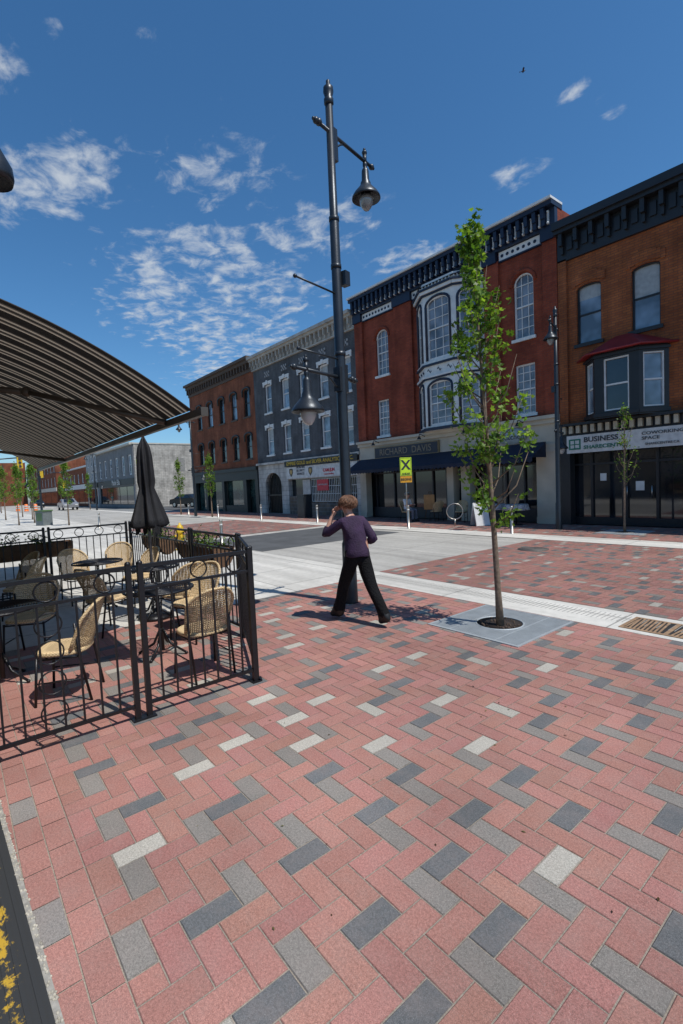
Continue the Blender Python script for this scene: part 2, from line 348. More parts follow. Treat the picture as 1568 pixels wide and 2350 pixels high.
o=structure(mb.obj('threshold_strip',m));o.location=PO;o.rotation_euler=(0,0,PR)
mb=MB();x=-6.8
while x<4:
    mb.box(x,6.12,.002,x+.008,6.42,.0035);x+=.06
structure(mb.obj('kerb_groove_strip',M('groove',(.3,.29,.27),.9)))
# ---------------------------------------------------------------- facade helpers
def wall(mb,x0,x1,z0,z1,ops,m=0,depth=.16,y=0.):
    xs=sorted(set([x0,x1]+[a for o in ops for a in o[:2]]));zs=sorted(set([z0,z1]+[a for o in ops for a in o[2:4]]))
    for xa,xb in zip(xs,xs[1:]):
        for za,zb in zip(zs,zs[1:]):
            mxx=(xa+xb)/2;mz=(za+zb)/2
            if any(o[0]<mxx<o[1] and o[2]<mz<o[3] for o in ops): continue
            mb.face([(xa,y,za),(xb,y,za),(xb,y,zb),(xa,y,zb)],m)
    for o in ops:
        xa,xb,za,zb=o[:4];ar=o[4] if len(o)>4 else 0
        Y=y+depth;zt=zb-ar
        mb.face([(xa,y,za),(xa,Y,za),(xb,Y,za),(xb,y,za)],m)
        mb.face([(xa,y,za),(xa,y,zt),(xa,Y,zt),(xa,Y,za)],m);mb.face([(xb,y,za),(xb,Y,za),(xb,Y,zt),(xb,y,zt)],m)
        if ar>0:
            n=10;c=(xa+xb)/2;h=(xb-xa)/2
            arc=[(c-h*math.cos(math.pi*i/n),zt+ar*math.sin(math.pi*i/n)) for i in range(n+1)]
            for p,q in zip(arc,arc[1:]):
                mb.face([(p[0],y,p[1]),(q[0],y,q[1]),(q[0],y,zb+.0001),(p[0],y,zb+.0001)],m)
                mb.face([(p[0],y,p[1]),(p[0],Y,p[1]),(q[0],Y,q[1]),(q[0],y,q[1])],m)
        else: mb.face([(xa,y,zb),(xb,y,zb),(xb,Y,zb),(xa,Y,zb)],m)
def window(par,off,T,o,fm,pm,depth=.16,y=0.,nx=1,nz=2,fwid=.06,sill=None,name='window',blind=0.):
    xa,xb,za,zb=o[:4];ar=o[4] if len(o)>4 else 0
    Y=y+depth;f0=Y-.07;mb=MB(T);e=.001
    mb.box(xa+e,f0,za+e,xa+fwid,Y,zb-e);mb.box(xb-fwid,f0,za+e,xb-e,Y,zb-e);mb.box(xa+fwid,f0,za+e,xb-fwid,Y,za+fwid);mb.box(xa+fwid,f0,zb-fwid,xb-fwid,Y,zb-e)
    mid=(za+zb)/2
    if nz>=2: mb.box(xa+fwid,f0+.015,mid-.025,xb-fwid,Y-.005,mid+.025)
    for i in range(1,nx): xx=xa+(xb-xa)*i/nx;mb.box(xx-.012,f0+.03,za+fwid,xx+.012,Y-.008,zb-fwid)
    for i in range(1,nz):
        z_=za+(zb-za)*i/nz
        if abs(z_-mid)>.05: mb.box(xa+fwid,f0+.032,z_-.012,xb-fwid,Y-.009,z_+.012)
    if ar>0:
        n=10;c=(xa+xb)/2;h=(xb-xa)/2-.02
        mb.tube([(c-h*math.cos(math.pi*i/n),f0-.0,zb-ar+(ar-.02)*math.sin(math.pi*i/n)) for i in range(n+1)],.035,6)
    wo=mb.obj(name,fm,par,off)
    zs=zb-(zb-za)*blind
    p=MB(T);p.face([(xa,Y-.012,za),(xb,Y-.012,za),(xb,Y-.012,zs),(xa,Y-.012,zs)]);po=p.obj('window_pane',pm,wo,off)
    if blind>0:
        p=MB(T);p.face([(xa,Y-.013,zs),(xb,Y-.013,zs),(xb,Y-.013,zb),(xa,Y-.013,zb)]);p.obj('window_blind',M('pale_blind',(.36,.37,.36),.35,0,.15,8),wo,off)
    if sill is not None:
        q=MB(T);q.box(xa-.08,y-.07,za-.11,xb+.08,y+.02,za-.002);q.obj('sill',sill,wo,off)
    return wo
def shell(mb,x0,x1,y0,y1,z0,z1,m=0,mr=1):
    mb.face([(x0,y0,z0),(x0,y0,z1),(x0,y1,z1),(x0,y1,z0)],m);mb.face([(x1,y0,z0),(x1,y1,z0),(x1,y1,z1),(x1,y0,z1)],m)
    mb.face([(x0,y1,z0),(x0,y1,z1),(x1,y1,z1),(x1,y1,z0)],m);mb.face([(x0,y0,z1-.03),(x1,y0,z1-.03),(x1,y1,z1-.03),(x0,y1,z1-.03)],mr)
roofm=M('roof_membrane',(.12,.12,.12),.9)
# ================= RED BRICK BUILDING
A=-19.2;B=-8.46;off=(-13.8,17,0)
rb=thing('brick_building','three storey red brick building with white and navy bay window','building',off)
redb=brickmat('red_brick',(.27,.060,.030),(.21,.043,.024),(.16,.055,.038))
ops=[(-17.75,-16.9,7.05,9.25,.42),(-17.8,-17.0,4.1,5.85),(-15.95,-15.62,4.45,5.05),(-10.2,-9.4,6.9,9.25,.4),(-10.2,-9.4,4.1,5.95)]
T0=Matrix.Translation((0,17,0))
mb=MB(T0);wall(mb,A,B,3.9,11.0,ops);shell(mb,A,B,0,11,0,11.0)
for a,b_ in ((A,-18.62),(-16.35,-15.25),(-11.4,-10.75),(-8.98,B)):
    mb.box(a,-.12,3.9,b_,-.002,10.0)
mb.obj('wall',[redb,roofm],rb,off)
for o in (ops[0],ops[3]):
    mb=MB(T0);c=(o[0]+o[1])/2;h=(o[1]-o[0])/2+.09
    mb.tube([(c-h*math.cos(math.pi*i/10),-.01,o[3]-o[4]+(o[4]+.09)*math.sin(math.pi*i/10)) for i in range(11)],.07,6);mb.obj('brick_arch',redb,rb,off)
for o in ops: window(rb,off,T0,o,white,curt,nx=3 if o[1]-o[0]>.5 else 1,nz=6 if o[1]-o[0]>.5 else 2,sill=white if o[1]-o[0]>.5 else None)
mb=MB(T0)
mb.box(A-.02,-.46,10.98,B+.02,.3,11.14,0);mb.box(A-.06,-.54,11.14,B+.03,.3,11.22,1)
mb.box(A,-.2,10.32,B,-.001,10.98,0)
x=A+.1
while x<B-.1:
    mb.box(x,-.42,10.62,x+.13,-.2,10.97,0);mb.box(x+.01,-.36,10.4,x+.12,-.201,10.62,0)
    mb.box(x+.155,-.24,10.44,x+.225,-.2,10.90,1)
    mb.ball((x+.19,-.26,10.48),.045,8,1);mb.ball((x+.19,-.26,10.86),.035,8,1)
    x+=.31
for a,b_ in ((-18.6,-16.4),(-15.2,-11.45),(-10.72,-9.0)):
    mb.box(a,-.08,9.98,b_,-.002,10.3,1);mb.box(a,-.1,9.93,b_,-.001,9.98,0);
    x=a+.14
    while x<b_-.1:
        mb.tube([(x,-.075,10.14),(x,-.095,10.14)],.06,12,0);x+=.22
for a in (A,-16.35,-11.4,-8.98): mb.box(a-.02,-.22,9.95,a+(.60 if a!=-16.35 else 1.14) if a!=-8.98 else B,-.001,10.32,0)
mb.obj('cornice',[navy,white],rb,off)
pts=[(-15.0,17.0),(-14.05,16.3),(-12.45,16.3),(-11.5,17.0)]
mb=MB();tr=MB();bw=[]
for i in range(3):
    p,q=pts[i],pts[i+1];T=frame((p[0],p[1],0),q);Ln=math.hypot(q[0]-p[0],q[1]-p[1]);mg=.2
    ops2=[(mg,Ln-mg,6.85,9.4,.32),(mg,Ln-mg,4.1,5.95,.26)]
    mb.T=T;wall(mb,0,Ln,3.9,10.1,ops2,0,.1)
    tr.T=T
    for z0,z1,dd,mm in ((3.9,4.02,.08,0),(6.05,6.12,.06,0),(6.12,6.2,.1,1),(6.62,6.7,.1,0),(6.7,6.78,.06,1),(9.55,9.62,.08,0),(9.62,9.74,.14,1),(9.74,9.82,.2,0)):
        tr.box(-.03,-dd,z0,Ln+.03,-.001,z1,mm)
    for o in ops2:
        c=(o[0]+o[1])/2;h=(o[1]-o[0])/2+.03;zt=o[3]-o[4]
        tr.tube([(o[0]-.03,-.01,o[2])]+[(c-h*math.cos(math.pi*k/10),-.01,zt+(o[4]+.03)*math.sin(math.pi*k/10)) for k in range(11)]+[(o[1]+.03,-.01,o[2])],.055,6,0)
        bw.append((T,o,3 if i==1 else 2))
    for k in range(3):
        cxk=Ln*(k+.5)/3; tr.tube([(cxk-.1,-.015,6.42),(cxk-.05,-.015,6.5),(cxk,-.015,6.42),(cxk+.05,-.015,6.34),(cxk+.1,-.015,6.42)],.014,5,0)
    for k in range(9):
        xk=Ln*(k+.5)/9; tr.box(xk-.02,-.10,9.84,xk+.02,-.002,9.95,1)
bay=mb.obj('bay_window',[white],rb,off)
mb=MB();o1=[(p[0]+(p[0]+13.25)*.12,p[1]-(.12 if 0<k<3 else 0),9.96) for k,p in enumerate(pts)];t1_=[(p[0]*.85-13.25*.15,17.,10.3) for p in pts]
i0=[mb.pt(p) for p in o1];i1=[mb.pt(p) for p in t1_]
mb.fi(i0)
for k in range(3): mb.fi([i0[k],i0[k+1],i1[k+1],i1[k]])
mb.obj('bay_roof',navy,bay,off)
mb=MB();mb.face([(p[0],p[1],3.9) for p in pts]);mb.obj('bay_floor',white,bay,off)
tr.T=None;tr.obj('bay_trim',[navy,white],bay,off)
for T,o,n in bw: window(bay,off,T,o,white,curt,depth=.1,nx=n,nz=6,fwid=.08)
dv=M('cream_render',(.46,.42,.34),.7,0,.14,1.5,.15)
mb=MB(T0)
mb.box(A,-.34,3.78,B,-.001,3.9);mb.box(A,-.22,3.62,B,-.001,3.78);mb.box(A,-.1,2.9,B,-.001,3.62);mb.box(A,-.16,2.84,B,-.001,2.9)
for a,b_ in ((A,-18.75),(-13.5,-13.15),(-12.75,-12.3),(-9.35,B)): mb.box(a,-.14,0,b_,.25,2.84);mb.box(a-.0,-.18,0,b_+.0,-.141,.25);mb.box(a-.0,-.17,2.6,b_+.0,-.141,2.72)
mb.obj('shopfront_surround',dv,rb,off)
mb=MB(T0);mb.face([(A,.5,0),(B,.5,0),(B,.5,2.9),(A,.5,2.9)]);sh=mb.obj('shop_glass',darkg,rb,off)
mb=MB(T0)
for a in (-18.6,-17.3,-16.0,-14.8,-14.0,-11.9,-11.0,-10.2): mb.box(a,.42,0,a+.07,.49,2.8)
mb.box(A+.4,.40,.0,-14,.49,.5);mb.box(-12.2,.40,0,-9.4,.49,.5);mb.box(A+.4,.43,2.2,B-.9,.488,2.27)
mb.obj('shop_window_frame',M('charcoal_paint',(.03,.03,.035),.5),rb,off)
mb=MB(T0);mb.box(-17.95,-.2,2.95,-13.85,-.101,3.52,0);mb.box(-17.9,-.215,3.0,-13.9,-.2,3.47,1)
sg=mb.obj('sign_board',[M('gold_edge',(.22,.16,.08),.5),M('dark_navy_board',(.015,.02,.035),.5)],rb,off)
text('RICHARD  DAVIS',.44,(-15.9,16.775,3.23),M('gold_letters',(.24,.19,.13),.5),sg,off,sx=1.0)
mb=MB(T0);mb.lathe([(.001,-.0),(.62,0),(.62,.05),(.001,.05)],(0,0,0),28);
for i,v in enumerate(mb.v):
    q=v-Vector((0,17,0));mb.v[i]=Vector((-10.3+q.x,16.86-q.z,3.3+q.y*.5))
ov=mb.obj('oval_sign',[M('pale_blue_board',(.36,.42,.43),.5)],rb,off);text('Kitchen',.3,(-10.25,16.80,3.27),navy,ov,off)
def awn(x0,x1,zt,zb,out,mat,par,off,y=17-.18):
    mb=MB()
    mb.face([(x0,y,zt),(x1,y,zt),(x1,y-out,zb),(x0,y-out,zb)]);mb.face([(x0,y,zt),(x0,y-out,zb),(x0,y,zb)]);mb.face([(x1,y,zt),(x1,y,zb),(x1,y-out,zb)])
    n=int((x1-x0)/.2)
    for i in range(n):
        a=x0+(x1-x0)*i/n;b_=x0+(x1-x0)*(i+1)/n;c=(a+b_)/2
        mb.face([(a,y-out,zb),(b_,y-out,zb),(b_,y-out,zb-.13),(c,y-out,zb-.19),(a,y-out,zb-.13)])
    return mb.obj('shop_awning',mat,par,off)
awn(-19.15,-8.95,2.98,2.42,.95,M('navy_canvas',(.010,.016,.035),.85,0,.25,3,.2),rb,off)
for x in (-17.6,-14.6,-12.2,-9.8):
    mb=MB(T0);mb.tube([(x,-.1,3.72),(x,-.55,3.85),(x,-.6,3.75)],.018,6);mb.lathe([(.03,.12),(.05,.08),(.11,.0),(.1,-.01)],(x,-.6,3.62),12);mb.obj('sign_lamp',black,rb,off)
# ================= GREY PAINTED BUILDING
A=-30.15;B=-19.22;off=(-24.7,17,0)
gb=thing('painted_brick_building','three storey grey painted brick building with pale bracketed cornice','building',off)
gm=brickmat('grey_painted_brick',(.105,.11,.118),(.09,.095,.10),(.07,.072,.078))
wx=[-28.3,-26.2,-24.2,-22.15,-20.15]
ops=[(x-.42,x+.42,6.75,8.62,.12) for x in wx]+[(x-.42,x+.42,3.95,5.75,.12) for x in wx]
mb=MB(T0);wall(mb,A,B,3.45,10.2,ops);shell(mb,A,B,0,11,0,10.4);mb.obj('wall',[gm,roofm],gb,off)
for k,o in enumerate(ops):
    wn=window(gb,off,T0,o,white,blueg if k%3 else curt,nx=1,nz=2,sill=white,fwid=.09,blind=(0,.35,0,.5,.2,.45,0,.3,0,.6)[k])
    mb=MB(T0);c=(o[0]+o[1])/2
    mb.box(o[0]-.12,-.06,o[3]-.12,o[0]-.001,-.002,o[3]+.1);mb.box(o[1]+.001,-.06,o[3]-.12,o[1]+.12,-.002,o[3]+.1)
    mb.box(o[0]-.14,-.07,o[3]+.1,o[1]+.14,-.002,o[3]+.2);mb.box(o[0],-.055,o[3]+.002,o[1],-.002,o[3]+.1);mb.box(c-.1,-.1,o[3]+.02,c+.1,-.071,o[3]+.26)
    mb.obj('window_hood',white,wn,off)
for x in wx:
    mb=MB(T0)
    for i in range(5):
        for j in range(3):
            if (i+j)%2==0: mb.box(x-.3+i*.12,-.04,9.12+j*.12,x-.18+i*.12,-.002,9.24+j*.12)
    mb.obj('brick_ornament',M('pale_grey_paint',(.3,.3,.3),.7),gb,off)
mb=MB(T0);mb.box(A,-.5,10.55,B,.3,10.72);mb.box(A,-.36,10.42,B,-.001,10.55);mb.box(A,-.1,9.85,B,-.001,10.42);mb.box(A,-.15,9.8,B,-.0011,9.87)
x=A+.1
while x<B-.1: mb.box(x,-.32,10.08,x+.1,-.101,10.42);mb.box(x+.0,-.22,9.92,x+.1,-.101,10.08);x+=.42
mb.obj('cornice',M('pale_cornice',(.38,.36,.32),.7,0,.25,2),gb,off)
stone=brickmat('white_stone_blocks',(.50,.49,.46),(.44,.43,.40),(.30,.29,.27),.6,.3,.015)
mb=MB(T0);wall(mb,A,-26.7,0,3.4,[(-29.3,-27.2,0,2.75,.9)],0,.35);mb.box(A,-.18,3.3,B,-.001,3.45);mb.box(-26.7,-.05,0,-26.3,.3,3.3);mb.box(B-.35,-.05,0,B,.3,3.3)
mb.box(-26.3,-.02,2.2,B-.35,.2,3.3);mb.obj('shopfront_surround',stone,gb,off)
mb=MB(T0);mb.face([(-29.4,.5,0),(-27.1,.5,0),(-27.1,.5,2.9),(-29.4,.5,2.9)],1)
for i in range(11): mb.box(-29.25+i*.2,.14,0,-29.22+i*.2,.17,2.7)
mb.box(-29.3,.13,1.2,-27.2,.18,1.27);mb.tube([(-29.2,.15,.1),(-28.25,.15,2.4)],.02,5);mb.tube([(-27.3,.15,.1),(-28.25,.15,2.4)],.02,5)
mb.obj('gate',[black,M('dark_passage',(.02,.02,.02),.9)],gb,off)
mb=MB(T0);mb.face([(-26.3,.25,0),(B-.3,.25,0),(B-.3,.25,2.25),(-26.3,.25,2.25)],0)
mb.obj('shop_glass',darkg,gb,off)
mb=MB(T0)
mb.box(-26.3,-.0,0,-25.0,.2,1.15,0);mb.box(-24.0,-.0,0,B-.36,.2,.75,0)
mb.obj('rubble_base',brickmat('rubble_stone',(.2,.15,.11),(.12,.1,.09),(.2,.19,.18),.4,.22,.02),gb,off)
mb=MB(T0)
x=-23.9
while x<B-.4: mb.box(x,.06,.8,x+.02,.09,2.15);x+=.16
for z_ in (.8,1.25,1.7,2.13): mb.box(-23.9,.055,z_,B-.38,.059,z_+.025)
mb.box(-24.9,.1,0,-24.1,.16,2.15,1);mb.obj('window_bars',[white,M('white_door',(.45,.44,.42),.5)],gb,off)
yel=M('sign_yellow',(.55,.36,.03),.5);redp=M('sign_red',(.6,.03,.05),.5)
mb=MB(T0);mb.box(-26.4,-.22,3.02,-19.3,-.03,3.36);s1=mb.obj('sign_board',M('black_board',(.015,.015,.015),.5),gb,off)
text('EMPIRE GOLD and SILVER ANALYTICAL INC.',.31,(-22.85,16.77,3.18),yel,s1,off,sx=1.08,bold=.015)
mb=MB(T0);mb.box(-26.35,-.12,2.25,-19.4,-.03,2.98);s2=mb.obj('sign_board',M('white_board',(.58,.58,.56),.4),gb,off)
text('FRONTIER\nSECURITY\nSERVICES',.2,(-24.75,16.87,2.72),M('ink',(.03,.03,.05),.5),s2,off)
for xx in (-25.8,-23.7):
    mb=MB();mb.face([(xx-.2,16.87,2.85),(xx,16.87,2.88),(xx+.2,16.87,2.85),(xx+.2,16.87,2.6),(xx,16.87,2.35),(xx-.2,16.87,2.6)][::-1],0);mb.face([(xx-.13,16.865,2.8),(xx+.13,16.865,2.8),(xx+.13,16.865,2.62),(xx,16.865,2.48),(xx-.13,16.865,2.62)][::-1],1)
    mb.obj('shield_emblem',[M('emblem_black',(.03,.025,.02),.5),M('emblem_gold',(.45,.3,.1),.5)],s2,off)
text('CAM-JUN',.26,(-21.9,16.87,2.62),redp,s2,off,bold=.03);text('Custom Jewellery',.13,(-21.9,16.87,2.4),redp,s2,off)
mb=MB();mb.ring((-20.6,16.87,2.66),.12,.02,'y',16);mb.obj('ring_emblem',M('gold_paint',(.5,.33,.08),.4),s2,off)
mb=MB();mb.ring((-20.42,16.865,2.6),.12,.02,'y',16);mb.obj('ring_emblem',M('gold_paint'),s2,off)
text('BUY & SELL',.16,(-20.2,16.87,2.38),M('ink'),s2,off)
mb=MB(T0);mb.box(-23.3,.03,1.45,-22.2,.05,2.1);s3=mb.obj('paper_notice',redp,gb,off)
text('CASH FOR GOLD',.12,(-22.75,17.02,1.8),white,s3,off)
# ================= BROWN-RED BRICK BUILDING
A=-41.7;B=-30.17;off=(-36,17,0)
bb=thing('brick_building','three storey orange brick building with dark shopfront and window arches','building',off)
ob=brickmat('orange_brick',(.25,.08,.036),(.20,.058,.03),(.14,.075,.05))
drk=M('dark_green_paint',(.014,.02,.02),.5);brn=M('weathered_brown',(.09,.065,.05),.8)
wx=[-39.7,-37.55,-35.4,-33.3,-31.3]
ops=[(x-.45,x+.45,6.9,8.85,.15) for x in wx]+[(x-.45,x+.45,3.9,5.65,.15) for x in wx]
mb=MB(T0);wall(mb,A,B,3.3,10.2,ops);shell(mb,A,B,0,12,0,10.6)
mb.obj('wall',[ob,roofm],bb,off)
for k,o in enumerate(ops):
    wn=window(bb,off,T0,o,drk,blueg if o[2]>6 and k%2 else darkg,nx=1,nz=2,sill=brn)
    mb=MB(T0);c=(o[0]+o[1])/2;h=.55;mb.tube([(c-h,-.02,o[3]-.5)]+[(c-h*math.cos(math.pi*i/8),-.03,o[3]-.12+.22*math.sin(math.pi*i/8)) for i in range(9)]+[(c+h,-.02,o[3]-.5)],.07,6)
    mb.obj('window_hood',drk,wn,off)
mb=MB(T0);mb.box(A,-.5,10.72,B,.3,10.9);mb.box(A,-.3,10.5,B,-.001,10.72);mb.box(A,-.08,9.9,B,-.001,10.5)
x=A+.1
while x<B-.2: mb.box(x,-.26,10.1,x+.12,-.081,10.5);x+=.45
mb.obj('cornice',brn,bb,off)
mb=MB(T0);mb.box(A,-.2,3.05,B,-.001,3.3);mb.box(A,-.1,2.4,B,-.001,3.05)
for a,b_ in ((A,-41.2),(-39.2,-38.8),(-36.0,-35.6),(-32.4,-31.9),(-30.6,B)): mb.box(a,-.08,0,b_,.2,2.4)
mb.box(-35.6,-.02,0,-32.4,.2,.5);mb.obj('shopfront_surround',drk,bb,off)
mb=MB(T0);mb.face([(A,.3,0),(B,.3,0),(B,.3,2.5),(A,.3,2.5)]);mb.obj('shop_glass',glassmat('teal_glass',(.03,.06,.055)),bb,off)
# ================= RIGHT DARK ORANGE BUILDING
A=-8.44;B=3.5;off=(-2.5,17,0)
sb=thing('brick_building','orange brick building with black cornice and red roofed bay window','building',off)
ob2=brickmat('dark_orange_brick',(.33,.105,.036),(.245,.072,.028),(.15,.065,.04))
blk=M('black_paint',(.014,.015,.018),.45,0,.15,4)
wx=[-7.46,-5.76,-4.0,-2.0,0.2,2.2]
ops=[(x-.4,x+.4,6.15,8.1,.14) for x in wx]+[(x-.4,x+.4,3.9,5.6,.14) for x in wx[3:]]
mb=MB(T0);wall(mb,A,B,3.5,9.3,ops);shell(mb,A,B,0,12,0,10.1)
for a,b_ in ((A,-8.15),): mb.box(a,-.1,3.5,b_,-.002,9.1)
mb.obj('wall',[ob2,roofm],sb,off)
for k,o in enumerate(ops):
    wn=window(sb,off,T0,o,blk,blueg,nx=1,nz=2,sill=blk,fwid=.05,blind=(.25,.48,.3,0,.4,.2,0,0,0)[k])
    mb=MB(T0);c=(o[0]+o[1])/2
    for j in range(9): 
        t=(j-4)/4;mb.box(c+t*.48-.06,-.04,o[3]+.02+.1*(1-t*t)-.05,c+t*.48+.06,-.002,o[3]+.3+.14*(1-t*t)-.05)
    mb.obj('brick_arch',ob2,wn,off)
mb=MB(T0);mb.box(A,-.5,10.02,B,.3,10.27);mb.box(A,-.4,9.9,B,-.001,10.02);mb.box(A,-.1,9.05,B,-.001,9.9)
x=A+.15
while x<B: mb.box(x,-.34,9.5,x+.12,-.101,9.9);mb.box(x+.02,-.22,9.25,x+.1,-.101,9.5);mb.box(x+.2,-.16,9.35,x+.38,-.101,9.75);x+=.5
mb.obj('cornice',blk,sb,off)
pts=[(-7.6,17.0),(-7.05,16.4),(-5.75,16.4),(-5.15,17.0)];mb=MB();bw=[]
for i in range(3):
    p,q=pts[i],pts[i+1];T=frame((p[0],p[1],0),q);Ln=math.hypot(q[0]-p[0],q[1]-p[1]);mg=.12 if i!=1 else .28
    o=(mg,Ln-mg,3.72,5.35);mb.T=T;wall(mb,0,Ln,3.5,5.6,[o],0,.1);bw.append((T,o));mb.box(-.02,-.06,3.55,Ln+.02,-.001,3.66);mb.box(-.02,-.06,5.42,Ln+.02,-.001,5.5)
bay=mb.obj('bay_window',blk,sb,off)
for T,o in bw: window(bay,off,T,o,white,blueg if T is not bw[1][0] else darkg,depth=.1,nx=1,nz=2,fwid=.045)
mb=MB();o1=[(-7.85,17,5.56),(-7.2,16.15,5.56),(-5.6,16.15,5.56),(-4.9,17,5.56)];tp=[(-7.0,16.99,5.95),(-6.6,16.9,6.1),(-6.2,16.9,6.1),(-5.75,16.99,5.95)]
i0=[mb.pt(p) for p in o1];i1=[mb.pt(p) for p in tp]
for k in range(3): mb.fi([i0[k],i0[k+1],i1[k+1],i1[k]])
mb.fi(i1);mb.fi(i0[::-1])
mb.obj('bay_roof',M('red_metal',(.24,.017,.02),.5,0,.2,3),bay,off)
mb=MB()
mb.tube(o1,.035,6);mb.obj('roof_edge',M('red_metal'),bay,off)
mb=MB(T0);mb.box(A,-.3,3.42,B,-.001,3.5);mb.box(A,-.06,3.06,B,-.001,3.42);x=A+.1
while x<B: mb.box(x,-.2,3.16,x+.12,-.061,3.41,1);x+=.24
for a,b_ in ((A,-8.1),(-3.4,-3.1),(1,1.3)): mb.box(a,-.15,0,b_,.2,3.06)
mb.obj('shopfront_surround',[blk,M('cream_dentil',(.45,.4,.3),.6)],sb,off)
mb=MB(T0);mb.box(-8.2,-.16,2.48,-4.35,-.061,3.08);s1=mb.obj('sign_board',M('white_board'),sb,off)
gr=M('sign_green',(.01,.16,.10),.5);ink=M('ink');G2=M('grey_ink',(.05,.055,.06),.5)
text('BUSINESS',.235,(-7.62,16.83,2.90),G2,s1,off,sx=1.12,align='LEFT',bold=.02);text('SHARECENTRE',.17,(-7.62,16.83,2.65),gr,s1,off,sx=1.2,align='LEFT',bold=.02)
text('COWORKING',.135,(-5.85,16.83,2.93),G2,s1,off,sx=1.3,align='LEFT',bold=.01);text('SPACE',.135,(-5.85,16.83,2.78),G2,s1,off,sx=1.3,align='LEFT',bold=.01);text('SHARECENTRE.CA',.1,(-5.75,16.83,2.60),G2,s1,off,sx=1.1,align='LEFT')
a,b_,c,d_=(-8.12,2.60,-7.72,2.96)
mb=MB();t_=.05
mb.box(a,16.83,d_-t_,c,16.838,d_);mb.box(a,16.83,b_,c,16.838,b_+t_);mb.box(a,16.83,b_+t_,a+t_,16.838,d_-t_);mb.box(c-t_,16.83,b_+t_,c,16.838,d_-t_)
mb.box(a+t_,16.831,b_+.16,c-t_,16.8385,b_+.19);mb.box(a+.18,16.830,b_+t_,a+.21,16.8375,d_-t_)
mb.obj('square_logo',[gr],s1,off)
mb=MB(T0);mb.face([(A,.35,0),(B,.35,0),(B,.35,2.6),(A,.35,2.6)]);mb.obj('shop_glass',darkg,sb,off)
mb=MB(T0)
for a in (-7.6,-6.6,-6.5,-5.6,-4.7,-4.6,-3.7,-2,-1): mb.box(a,.27,0,a+.08,.34,2.55)
mb.box(A,.28,2.05,B,.338,2.12);mb.box(A,.26,0,B,.34,.25);mb.box(A,.25,2.5,B,.34,3.0)
mb.obj('shop_window_frame',blk,sb,off)
for a in (-6.42,-5.7): 
    mb=MB(T0);mb.tube([(a,.22,.9),(a,.22,1.3)],.015,6);mb.obj('door_handle',M('steel',(.5,.5,.5),.3,1.),sb,off)
for a,b_,c,d_ in ((-6.2,1.15,-5.95,1.45),(-4.3,1.2,-4.05,1.5),(-7.3,1.5,-7.1,1.75)):
    mb=MB(T0);mb.box(a,.325,b_,c,.335,d_);mb.obj('paper_notice',white,sb,off)
# ================= FAR LEFT BUILDINGS
def simple_building(nm,label,x0,x1,y0,y1,h,wm,rows,nw,sf,frm=white,pane=blueg,cor=cream,side=0):
    off=((x0+x1)/2,y0,0);e=thing(nm,label,'building',off);T=Matrix.Translation((0,y0,0));mb=MB(T)
    ops=[]
    for (za,zb) in rows:
        for i in range(nw):
            c=x0+(x1-x0)*(i+.5)/nw;ops.append((c-.65,c+.65,za,zb,0))
    gops=[(x0+.6,x1-.6,.4,2.7,0)]
    wall(mb,x0,x1,0,h,ops+gops);shell(mb,x0,x1,0,y1-y0,0,h)
    mb.obj('wall',[wm,roofm],e,off)
    for o in ops: window(e,off,T,o,frm,pane,nz=2,fwid=.14)
    window(e,off,T,gops[0],drk,darkg,nx=5,nz=1)
    mb=MB(T);mb.box(x0,-.35,h-.1,x1,.2,h+.15);mb.box(x0,-.12,2.85,x1,-.001,3.6,1);mb.obj('cornice',[cor,sf],e,off);return e
lime=brickmat('limestone_blocks',(.46,.43,.38),(.36,.34,.30),(.30,.28,.25),.5,.2,.02)
midg=M('mid_grey_render',(.17,.175,.18),.8,0,.2,1)
g1=simple_building('stone_building','two storey grey fronted building with pale stone side wall',-77,-59.45,17,36,7.6,midg,[(4.0,6.4)],6,drk)
mb=MB();mb.box(-59.449,17.1,0,-59.35,36,7.55);mb.box(-59.5,16.9,7.55,-59.3,36.05,7.7,1);mb.obj('side_wall',[lime,cream],g1,(-68.225,17,0))
for y_ in (22,27,32):
    mb=MB();mb.box(-59.349,y_,4.3,-59.33,y_+1.1,5.9);mb.obj('blocked_window',M('grey_block',(.25,.24,.22),.9),g1,(-68.225,17,0))
text('Made Ella',1.0,(-67,16.8,3.22),white,g1,(-68.225,17,0))
mb=MB();mb.box(-60.8,27,7.6,-59.9,28,9.2);mb.box(-60.9,26.9,9.2,-59.8,28.1,9.45);mb.obj('chimney',ob,g1,(-68.225,17,0))
simple_building('brick_building','low modern red brick building with white trim',-108,-84.1,17.3,34,6.4,ob,[(3.8,5.4)],7,white,cor=white)
simple_building('grey_building','two storey pale painted building further along the street',-84,-77.1,16.9,34,8.6,M('pale_render',(.34,.34,.33),.8,0,.2,1),[(3.9,5.2),(6.0,7.6)],3,drk)
simple_building('brick_building','far three storey red brick building at street end',-150,-109,16.5,34,10,ob,[(3.8,5.6),(6.6,8.6)],10,cream)
simple_building('brick_building','tall brick building closing the end of the street',-175,-151,-4,16,11,ob,[(3.8,5.6),(6.6,8.6)],8,cream)
simple_building('grey_building','pale rendered low building behind the parking lot',-75,-42,46,60,6,lime,[(3.5,5)],8,cream)
e=thing('cafe_building','cafe wall behind the patio','building',(-10,-.55,0))
mb=MB(Matrix.Translation((0,-.5,0)));mb.box(-20,-.3,0,-2.6,-.01,4.6);mb.obj('wall',dv,e,(-10,-.55,0))
mb=MB();mb.box(-20,-.52,4.6,-2.6,-.1,4.8);mb.obj('cornice',cream,e,(-10,-.55,0))
